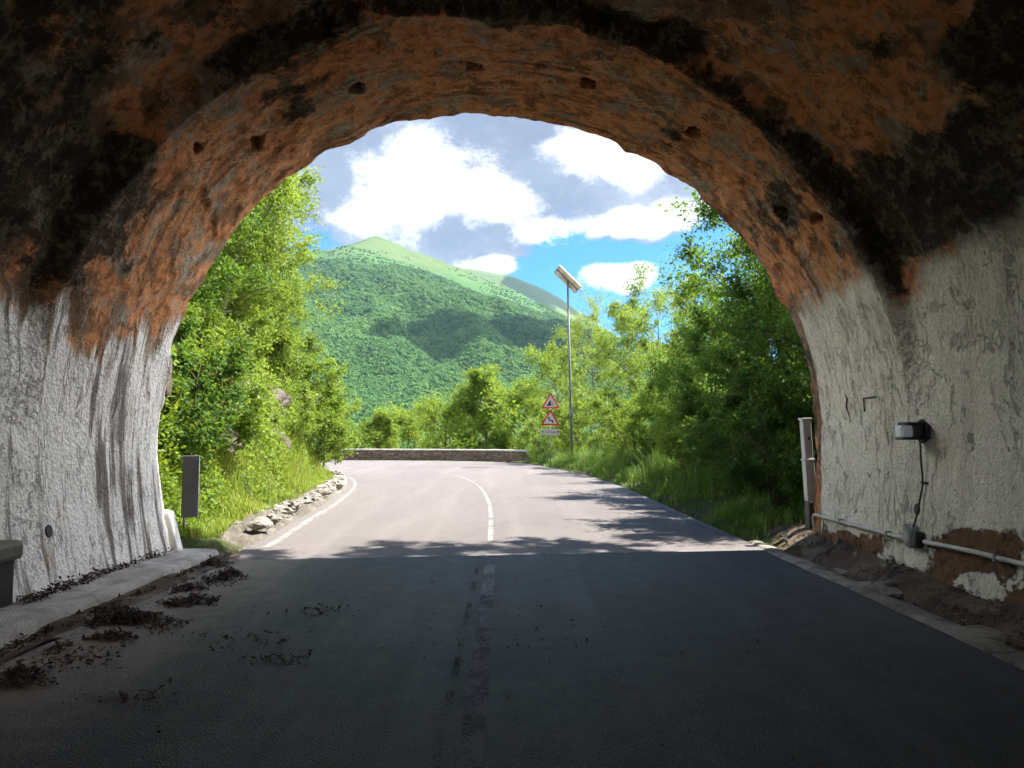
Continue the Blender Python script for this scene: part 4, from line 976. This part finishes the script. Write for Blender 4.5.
for i in range(34):
    y_ = 4.6 + 6.6 * r3.random(); x_ = 3.80 + .6 * r3.random(); s_ = .08 + .20 * r3.random() ** 2
    o = protos[i % 6].copy(); o.name = 'loose_stone'; COL.objects.link(o); o.location = (x_, y_, verge_z(x_, y_) + .02); o.scale = (s_, s_, s_); o.rotation_euler = (r3.random(), r3.random(), r3.random() * 6)
    tag(o, 'small loose stone lying on the dirt verge below the right wall', 'stone', 'loose stones on the right verge')
# ---- rock face in the left bank
def outcrop(px, py, Y, s, seed, label):
    p_ = at(px, py, Y); mb = MB(); mb.rock(tuple(p_), s, seed, 5, .5)
    o = mb.build('rock_outcrop', M['rockface']); tag(o, label, 'rock'); return o
outcrop(240, 418, 19.4, (1.15, 1.0, .85), 12, 'bare grey-brown rock face showing through the middle of the left bank')
outcrop(205, 436, 14.9, (.55, .7, .6), 15, 'smaller bare rock low in the left bank behind the grey marker plate')

# ---- leaf litter
def litter(name, spots, label, seed, size=(.02, .055)):
    r_ = np.random.default_rng(seed); C, H = [], []
    for (x, y, rx, ry, hh, n_, zb) in spots:
        a = r_.random(n_) * 6.283; q = r_.random(n_) ** .6
        lob = 1 + .35 * np.sin(a * 3 + x * 9) + .2 * np.sin(a * 7 + y)
        cx, cy_ = x + rx * q * np.cos(a) * lob, y + ry * q * np.sin(a) * lob
        C.append(np.stack([cx, cy_, zb + 1.5 * hh * np.clip(1 - q, 0, 1) * r_.random(n_) + .006], 1))
    C = np.concatenate(C); n_ = len(C)
    L_ = size[0] + (size[1] - size[0]) * r_.random(n_)
    V, q = leaf_quads(C, L_, r_, flat=.55)
    return tag(np_mesh(name, V, q, M['deadleaf'], None, False), label, 'leaf litter', kind='stuff')
def leaf_quads(C, L_, r_, flat=0.0, aspect=.5, droop=None):
    n_ = len(C)
    D = r_.normal(size=(n_, 3)); 
    if flat: D[:, 2] *= (1 - flat)
    if droop is not None: D = D * .8 + droop
    D /= np.linalg.norm(D, axis=1)[:, None]
    U = r_.normal(size=(n_, 3)); U[:, 2] += 1.0 + 2.5 * flat
    S_ = np.cross(D, U); S_ /= np.maximum(np.linalg.norm(S_, axis=1), 1e-6)[:, None]
    N_ = np.cross(S_, D)
    L_ = L_[:, None]; w = L_ * aspect * .5
    a = C; b = C + D * L_ * .45 + S_ * w + N_ * L_ * .10; c = C + D * L_; d = C + D * L_ * .45 - S_ * w + N_ * L_ * .10
    V = np.stack([a, b, c, d], 1).reshape(-1, 3)
    return V, np.arange(4 * n_).reshape(n_, 4)
sp = []
for px, py, rx, ry, hh, n_ in [(119, 619, .26, .24, .08, 900), (136, 622, .30, .13, .06, 600), (160, 628, .2, .2, .01, 120), (200, 585, .3, .4, .008, 200), (80, 660, .3, .3, .01, 160), (113, 639, .20, .09, .05, 300), (195, 602, .24, .14, .06, 420), (178, 606, .14, .08, .04, 160), (187, 590, .16, .13, .05, 260), (227, 578, .18, .26, .09, 620), (212, 566, .22, .16, .08, 420), (20, 682, .20, .16, .09, 460), (60, 650, .10, .16, .03, 90), (281, 660, .28, .14, .006, 60), (320, 612, .35, .22, .006, 60), (250, 640, .5, .3, .008, 70), (540, 640, 1.6, .7, .004, 60), (130, 700, .3, .2, .012, 60)]:
    g_ = gnd(px, py); sp.append((g_[0], g_[1], rx, ry, hh, n_, .004))
for k in range(26):             # drifts along the foot of the left wall and in the gutter
    y_ = 6.6 + k * .12; g_ = (-4.27 - .005 * k + .03 * math.sin(k), y_)
    sp.append((g_[0], g_[1], .10, .12, .06, 60, .135))
    sp.append((-3.72 + .03 * math.sin(k * 2.1), 4.0 + k * .23, .07, .18, .03, 46, .02))
litter('leaf_litter', sp, 'dark brown dead leaves and twigs heaped along the left kerb and wall foot', 3)
sp = []
for k in range(60):
    y_ = 4.5 + 7.2 * r3.random(); x_ = 3.78 + .75 * r3.random(); sp.append((x_, y_, .16, .22, .035, 45, verge_z(x_, y_)))
for k in range(40):
    x_, y_ = -2 + 5.4 * r3.random(), 2.5 + 7 * r3.random(); sp.append((x_, y_, .25, .25, .003, 3, .004))
litter('verge_litter', sp, 'scattered dead leaves and crumbs of earth along the right verge', 4, (.015, .045))
# ------------------------------------------------------------------ plants
def tree_mesh(seed, H, Rr, base=.3, nl=13, ns=6, nt=5, leaves=16, leaf=.09, trunk_r=.09, lean=(0, 0), up=.35, shape='round', spread=.11, twigs=True, stems=1):
    """trunk and crown meshes of one plant, at its own origin"""
    r_ = np.random.default_rng(seed); mb = MB(); LC, LD = [], []
    for st in range(stems):
        sa = r_.random() * 6.28; so_ = np.array([math.cos(sa), math.sin(sa), 0]) * (0 if stems == 1 else Rr * .22)
        hh = H * (1 if st == 0 else .65 + .3 * r_.random())
        K = 7; tp = []
        for k in range(K):
            f = k / (K - 1)
            tp.append(so_ * (1 + 1.5 * f) + np.array([lean[0] * f ** 1.4 + .06 * H * (r_.random() - .5) * min(1, f * 3), lean[1] * f ** 1.4 + .06 * H * (r_.random() - .5) * min(1, f * 3), hh * .93 * f]))
        tp = np.array(tp)
        mb.tube(tp.tolist(), [trunk_r * (1 - .8 * k / (K - 1)) / (1 if stems == 1 else 1.4) for k in range(K)], 8)
        ga = r_.random() * 6.28
        for i in range(nl // stems):
            f = base + (1 - base) * (i + r_.random() * .6) / (nl // stems); f = min(f, .99)
            j = f * (K - 1); j0 = min(int(j), K - 2); o = tp[j0] * (1 - (j - j0)) + tp[j0 + 1] * (j - j0)
            ga += 2.4 + .5 * r_.random()
            g = (f - base) / (1 - base)
            pr = {'round': math.sin(math.pi * (.18 + .74 * g)) ** .7, 'cone': 1.05 - .8 * g, 'flat': .55 + .5 * g, 'bush': 1 - .35 * g}[shape]
            ln = Rr * pr * (.7 + .45 * r_.random())
            d = np.array([math.cos(ga), math.sin(ga), up * (.5 + r_.random()) + .7 * g])
            d /= np.linalg.norm(d)
            p = [o]
            for k in range(4):
                d = d + np.array([.18 * (r_.random() - .5), .18 * (r_.random() - .5), .10 * (r_.random() - .35)]); d /= np.linalg.norm(d); p.append(p[-1] + d * ln / 4)
            p = np.array(p); rb = trunk_r * .42 * (1 - .6 * g)
            mb.tube(p.tolist(), [rb, rb * .75, rb * .55, rb * .38, rb * .2], 5, False)
            for s in range(ns):
                q = .28 + .72 * (s + r_.random()) / ns; j = q * 4; j0 = min(int(j), 3); o2 = p[j0] * (1 - (j - j0)) + p[j0 + 1] * (j - j0)
                d2 = d * .7 + r_.normal(size=3) * .62 + np.array([0, 0, .12]); d2 /= np.linalg.norm(d2); l2 = ln * (.28 + .22 * r_.random())
                e2 = o2 + d2 * l2
                if twigs: mb.tube([o2.tolist(), (o2 + d2 * l2 * .5 + np.array([0, 0, .02])).tolist(), e2.tolist()], [rb * .3, rb * .2, rb * .1], 3, False)
                for w in range(nt):
                    v = .25 + .75 * r_.random(); o3 = o2 + d2 * l2 * v; d3 = d2 * .5 + r_.normal(size=3) * .6 + np.array([0, 0, .05]); d3 /= np.linalg.norm(d3)
                    l3 = l2 * (.35 + .35 * r_.random()); t3 = r_.random(leaves)[:, None]
                    LC.append(o3 + d3 * l3 * t3 + r_.normal(size=(leaves, 3)) * spread * (.5 + .5 * t3) * min(1.0, Rr / 2)); LD.append(np.repeat((d3 * .9)[None], leaves, 0))
    C = np.concatenate(LC); D = np.concatenate(LD); n_ = len(C)
    V, q = leaf_quads(C, leaf * (.6 + .7 * r_.random(n_)), r_, .15, .52, D)
    return mb, V, q
PROTO = {}
def plant(kind, x, y, label, cat='tree', name='tree', s=1.0, rz=0.0, z=None, sz=None, group=None):
    z = float(ground_z(x, y)[0]) - .08 if z is None else z
    par, leafm, bark = KINDS[kind]
    th = empty(name, (x, y, z), label, cat, group)
    if kind not in PROTO:
        mb, V, q = tree_mesh(**par)
        tr = mb.build('trunk', M[bark], None); cr = np_mesh('crown', V, q, M[leafm], None, False)
        PROTO[kind] = (tr, cr)
    else:
        tr, cr = [a.copy() for a in PROTO[kind]]
        COL.objects.link(tr); COL.objects.link(cr)
    tr.parent = th; cr.parent = th
    th.scale = (s, s, sz or s); th.rotation_euler = (0, 0, rz)
    return th
KINDS = dict(
    broad=(dict(seed=1, H=6.2, Rr=2.3, base=.22, nl=20, ns=8, nt=7, leaves=20, leaf=.115, trunk_r=.10), 'leaf_bright', 'bark'),
    broad_b=(dict(seed=2, H=6.0, Rr=2.1, base=.15, nl=18, ns=8, nt=7, leaves=20, leaf=.115, trunk_r=.09, lean=(.5, .2)), 'leaf_mid', 'bark'),
    leaning=(dict(seed=3, H=6.4, Rr=2.1, base=.30, nl=20, ns=8, nt=7, leaves=20, leaf=.115, trunk_r=.09, lean=(1.9, -.5)), 'leaf_bright', 'bark_pale'),
    airy=(dict(seed=4, H=7.0, Rr=2.3, base=.25, nl=17, ns=7, nt=6, leaves=18, leaf=.115, trunk_r=.07, up=.15, shape='flat'), 'leaf_pale', 'bark_pale'),
    airy_b=(dict(seed=5, H=7.4, Rr=1.9, base=.28, nl=16, ns=7, nt=6, leaves=18, leaf=.115, trunk_r=.065, up=.3), 'leaf_bright', 'bark_pale'),
    dark=(dict(seed=6, H=5.6, Rr=2.3, base=.08, nl=22, ns=8, nt=7, leaves=20, leaf=.115, trunk_r=.10), 'leaf_dark', 'bark'),
    dark_b=(dict(seed=12, H=5.0, Rr=2.0, base=.05, nl=22, ns=8, nt=7, leaves=20, leaf=.115, trunk_r=.08, shape='bush'), 'leaf_mid', 'bark'),
    shrub=(dict(seed=7, H=2.0, Rr=1.15, base=.04, nl=18, ns=6, nt=6, leaves=18, leaf=.085, trunk_r=.04, shape='bush', stems=3, spread=.11), 'leaf_bright', 'bark'),
    shrub_d=(dict(seed=8, H=2.2, Rr=1.2, base=.04, nl=18, ns=6, nt=6, leaves=18, leaf=.09, trunk_r=.04, shape='bush', stems=3, spread=.11), 'leaf_dark', 'bark'),
    shrub_p=(dict(seed=9, H=2.1, Rr=1.1, base=.05, nl=16, ns=6, nt=5, leaves=16, leaf=.085, trunk_r=.035, shape='bush', stems=3, spread=.12), 'leaf_pale', 'bark_pale'),
    valley=(dict(seed=10, H=11.5, Rr=3.6, base=.18, nl=24, ns=8, nt=7, leaves=18, leaf=.19, trunk_r=.17, shape='cone', spread=.2), 'leaf_bright', 'bark_pale'),
    valley_b=(dict(seed=11, H=8.5, Rr=2.7, base=.15, nl=20, ns=7, nt=6, leaves=18, leaf=.18, trunk_r=.13, spread=.2), 'leaf_bright', 'bark'),
)
def T(kind, px, Y, ztop, label, **kw):      # a plant whose axis stands at that bearing and whose crown reaches ztop
    x = at(px, 435, Y)[0]; zb = float(ground_z(x, Y)[0]) - .08
    H = KINDS[kind][0]['H'] * 1.06; s = (ztop - zb) / H
    w = kw.pop('w', 1.0)
    return plant(kind, x, Y, label, s=s * w, sz=s, **kw)
# left bank
T('leaning', 205, 19.0, 8.6, 'tall bright green tree leaning off the left bank towards the road', rz=.1, w=.95)
T('broad', 222, 24.5, 9.6, 'bright green tree standing highest behind the leaning one on the left', rz=1.0, w=.85)
T('broad_b', 165, 16.0, 8.6, 'mid green tree half hidden by the left jamb on the bank', rz=2.0)
T('broad', 256, 26.5, 7.6, 'rounded light green tree at the end of the left bank', rz=2.6, w=.9)
T('shrub', 292, 25.5, 4.4, 'bushy bright shrub at the bank end facing the bend', name='shrub', cat='shrub', rz=.3, w=1.1)
T('shrub', 298, 27.5, 2.9, 'low bright shrub at the foot of the bank end by the bend', name='shrub', cat='shrub', rz=2.0, w=1.2)
T('shrub_p', 270, 22.5, 4.6, 'yellowish shrub above the rock face on the left bank', name='shrub', cat='shrub', rz=1.1)
T('shrub', 205, 17.0, 4.4, 'dense leafy shrub just left of the rock face', name='shrub', cat='shrub', rz=4.0, w=1.1)
T('shrub', 196, 14.0, 3.6, 'light green shrub on the bank above the grey marker plate', name='shrub', cat='shrub', rz=5.0)
T('shrub_d', 178, 12.6, 3.4, 'dark green shrub in the shade right beside the left jamb', name='shrub', cat='shrub', rz=.7)
T('shrub_p', 212, 15.3, 2.9, 'pale dry looking shrub low on the bank behind the marker plate', name='shrub', cat='shrub', rz=.2, w=.9)
T('shrub', 290, 21.8, 2.4, 'spreading shrub at the foot of the left bank above the grass verge', name='shrub', cat='shrub', rz=.9, w=1.1)
T('broad_b', 196, 20.5, 5.6, 'small mid green tree in the hollow of the left bank', rz=.4, w=.9)
T('broad', 250, 22.0, 8.2, 'full bright green tree in front at the right edge of the left bank', rz=4.2, w=.95)
T('broad', 262, 24.0, 6.6, 'lower leafy tree at the outer edge of the left bank', rz=5.3, w=.95)
T('leaning', 206, 20.5, 9.6, 'slender bright tree with its top under the arch at left', rz=.5, w=.9)
T('shrub', 292, 24.3, 3.6, 'light shrub hiding the bank foot where the road turns left', name='shrub', cat='shrub', rz=1.9, w=1.2)
T('shrub', 314, 26.4, 2.7, 'low spreading shrub reaching closest to the bend on the left', name='shrub', cat='shrub', rz=3.1, w=1.25)
T('shrub', 222, 16.0, 2.3, 'bright shrub at the bank foot behind the marker plate and its pale neighbour', name='shrub', cat='shrub', rz=1.3, w=1.2)
T('shrub_p', 248, 18.0, 2.0, 'low pale shrub in front of the bare rock face', name='shrub', cat='shrub', rz=4.4, w=1.2)
T('shrub', 272, 20.2, 2.9, 'leafy shrub on the bank right of the bare rock face', name='shrub', cat='shrub', rz=5.4, w=1.2)
# right side
T('dark', 862, 13.6, 7.6, 'dark green tree shading the verge next to the right jamb', rz=.5)
T('dark', 815, 16.5, 7.0, 'second dark green tree back from the right jamb', rz=2.6, w=.95)
T('broad_b', 772, 19.5, 8.6, 'tall mid green tree whose top meets the arch on the right', rz=3.6)
T('dark_b', 762, 18.0, 5.4, 'dense dark bush-like tree at mid height of the right bank', rz=1.6)
T('dark_b', 712, 21.5, 5.2, 'broad green tree over the verge before the pole', rz=2.2)
T('airy_b', 700, 25.5, 7.4, 'slim sunlit tree with loose crown in the right bank', rz=1.2)
T('dark_b', 672, 27.0, 4.6, 'rounded green bush-like tree halfway to the road signs', rz=.1)
T('airy', 660, 31.5, 8.0, 'pale yellow-green tree with layered branches right of the pole', rz=.6)
T('airy_b', 628, 36.0, 8.6, 'light tree with thin trunk just right of the tall post', rz=2.4)
T('airy', 590, 42.0, 8.8, 'thin open tree behind the tall post', rz=4.4, w=.95)
T('airy_b', 556, 49.0, 7.2, 'open pale tree behind the road signs', rz=5.2, w=1.1, z=-3.0)
T('shrub_d', 786, 13.2, 2.5, 'dark shrub low in the shade beside the white cable cover', name='shrub', cat='shrub', rz=1.4)
T('shrub_d', 742, 15.8, 2.9, 'dark shrub under the trees at the right verge', name='shrub', cat='shrub', rz=3.4, w=1.1)
T('shrub', 690, 21.0, 2.6, 'green shrub behind the tall grass of the right verge', name='shrub', cat='shrub', rz=2.9, w=1.1)
T('shrub', 640, 29.0, 3.0, 'sunlit shrub on the right verge nearer than the post', name='shrub', cat='shrub', rz=.6, w=1.1)
T('shrub_p', 607, 35.0, 3.2, 'pale shrub at the foot of the tall post', name='shrub', cat='shrub', rz=.9, w=1.1)
T('shrub', 582, 40.5, 3.0, 'leafy shrub close behind the tall post', name='shrub', cat='shrub', rz=5.9, w=1.2)
T('shrub_p', 548, 44.0, 2.5, 'pale shrub behind the road signs at the parapet end', name='shrub', cat='shrub', rz=3.0, w=1.3)
# beyond the parapet
T('valley', 482, 57.0, 9.3, 'big light green tree rising beyond the parapet', rz=.4, z=-7.5, w=1.1)
T('valley_b', 525, 55.0, 6.6, 'mid green tree beyond the parapet right of the big one', rz=1.7, z=-6.5, w=1.1)
T('valley_b', 446, 60.0, 4.6, 'round green tree beyond the parapet left of the big one', rz=2.7, z=-7.5, w=.9)
T('valley', 380, 62.0, 3.5, 'small light tree showing over the parapet in the middle', rz=1.1, z=-7.5, w=1.0)
T('valley_b', 345, 60.0, 1.9, 'low bushy tree over the parapet at its left end', rz=3.3, z=-7.5, w=.9)
T('valley_b', 408, 66.0, 1.8, 'low tree between the small one and the big one beyond the parapet', rz=3.9, z=-8.5, w=.9)
# growth over the crown of the portal: out of sight from inside, it breaks the shadow's edge
for k, (x, w_) in enumerate([(-2.2, .8), (.6, .9), (3.0, 1.0), (5.4, 1.0)]):
    plant('shrub', x, py_at(x) + .35, ['small', 'middling', 'broad', 'broadest'][k] + ' shrub growing on top of the portal head wall', 'shrub', 'shrub', s=w_, rz=k * 1.3, z=8.3)
plant('airy', 7.3, 12.8, 'overhanging tree at the upper right edge of the arch', s=.75, rz=.7, z=4.0)
plant('airy_b', -6.8, 15.2, 'wispy pale tree at the upper left edge of the arch', s=.62, rz=2.0, z=5.2)

# undergrowth and grass
def leaf_cover(name, n_, box, dmin, dmax, mat, label, seed, side, lump=.8, leaf=(.04, .10), holes=True):
    r_ = np.random.default_rng(seed)
    x = box[0] + (box[1] - box[0]) * r_.random(n_); y = box[2] + (box[3] - box[2]) * r_.random(n_)
    P = np.stack([x, y], 1); di, _ = pdist(P, IN_S); do, io = pdist(P, OU_S); d = di if side == 'l' else do
    k = (d > dmin) & (d < dmax) & ~inside(P) & (y > py_at(x) + .15)
    if side == 'l': k &= (di < do)
    else: k &= (do < di) & (OU_S[io, 1] < 44)
    x, y, d = x[k], y[k], d[k]
    mound = fbm(x * .9, y * .9, 0, 4, seed); dens = fbm(x * .5, y * .5, 0, 3, seed + 5)
    k = r_.random(len(x)) < np.clip(.75 + dens, .12, 1); x, y, d, mound = x[k], y[k], d[k], mound[k]
    z = ground_z(x, y) + np.clip(.35 + mound, 0, 1.3) * lump * sstep(dmin, dmin + 1.0, d) * r_.random(len(x)) ** .5 + .02
    C = np.stack([x, y, z], 1); V, q = leaf_quads(C, leaf[0] + (leaf[1] - leaf[0]) * r_.random(len(C)), r_, .1, .6, np.array([0.0, 0, .25]))
    return tag(np_mesh(name, V, q, mat, None, False), label, 'undergrowth', kind='stuff')
leaf_cover('undergrowth', 330000, (-15, -4, 10.2, 34), .75, 8.5, M['leaf_bright'], 'bright leafy undergrowth covering the left bank', 21, 'l', 1.7, (.06, .13))
leaf_cover('undergrowth', 170000, (3.4, 11, 10.8, 46), 1.3, 7, M['leaf_mid'], 'shaded leafy undergrowth beneath the trees on the right', 22, 'r', 1.0, (.06, .12))
def grass(name, n_, box, dmin, dmax, mat, label, seed, side, hmax, hmin=.10):
    r_ = np.random.default_rng(seed)
    x = box[0] + (box[1] - box[0]) * r_.random(n_); y = box[2] + (box[3] - box[2]) * r_.random(n_)
    P = np.stack([x, y], 1); di, _ = pdist(P, IN_S); do, io = pdist(P, OU_S); d = di if side == 'l' else do
    k = (d > dmin) & (d < dmax) & ~inside(P) & (y > py_at(x) + .1)
    k &= (di < do) if side == 'l' else (do < di)
    k &= r_.random(n_) < np.clip(.55 + 1.1 * fbm(x * 1.1, y * 1.1, 0, 3, seed), .04, 1)
    x, y, d = x[k], y[k], d[k]; m = len(x)
    tall = np.clip(.5 + .7 * fbm(x * .7, y * .7, 0, 3, seed + 3), .15, 1.2) * sstep(dmin - .25, dmin + .9, d)
    h = hmin + hmax * tall * (.35 + .65 * r_.random(m)); w = .004 + .006 * r_.random(m)
    a = r_.random(m) * 6.283; ln = h * (.15 + .5 * r_.random(m)); z = ground_z(x, y) - .02
    b = np.stack([x, y, z], 1); sx = np.stack([-np.sin(a) * w, np.cos(a) * w, a * 0], 1); dr = np.stack([np.cos(a), np.sin(a), a * 0], 1)
    mid = b + dr * (ln * .3)[:, None] + np.array([0, 0, 1.0]) * (h * .6)[:, None]; tip = b + dr * ln[:, None] + np.array([0, 0, 1.0]) * h[:, None]
    V = np.stack([b - sx, b + sx, mid + sx * .8, mid - sx * .8, tip + sx * .15, tip - sx * .15], 1).reshape(-1, 3)
    i = np.arange(m)[:, None] * 6; q = np.concatenate([i + np.array([[0, 1, 2, 3]]), i + np.array([[3, 2, 4, 5]])])
    return tag(np_mesh(name, V, q, mat, None, False), label, 'grass', kind='stuff')
grass('verge_grass', 150000, (-9, -3.8, 10.3, 33), .46, 2.0, M['grass'], 'sunlit yellow-green long grass on the left verge', 31, 'l', .75)
grass('verge_grass', 150000, (1.0, 7, 10.9, 46), .10, 2.4, M['grass_shade'], 'long green grass and weeds along the right verge', 32, 'r', 1.1)

# the cloud that shades the slopes
for (px, py, w_, rx, ry, lab) in [(455, 343, 1, 100, 60, 'small white cumulus cloud high over the valley'), (520, 345, 1, 190, 150, 'white cumulus cloud high over the right side of the valley'), (560, 330, 1, 150, 130, 'white cumulus cloud farther right over the valley'), (548, 292, 2, 230, 200, 'large white cumulus cloud over the far ridge')]:
    c1 = over(px, py, w_, 1500 if w_ == 1 else 1750)
    cumulus('cloud', c1, rx, ry, 70, 14, px, lab)
# valley air
HZD = 0.000038
th_ = NT('valley_air'); pv = th_.n('ShaderNodeVolumePrincipled')
pv.inputs['Color'].default_value = (0.50, 0.78, 1.0, 1); pv.inputs['Density'].default_value = HZD; pv.inputs['Anisotropy'].default_value = 0.2
th_.t.links.new(pv.outputs[0], th_.out.inputs['Volume'])
hz = MB().box((0, 2350, 380), (9000, 4900, 1000)).build('haze', th_.m); tag(hz, kind='stuff')
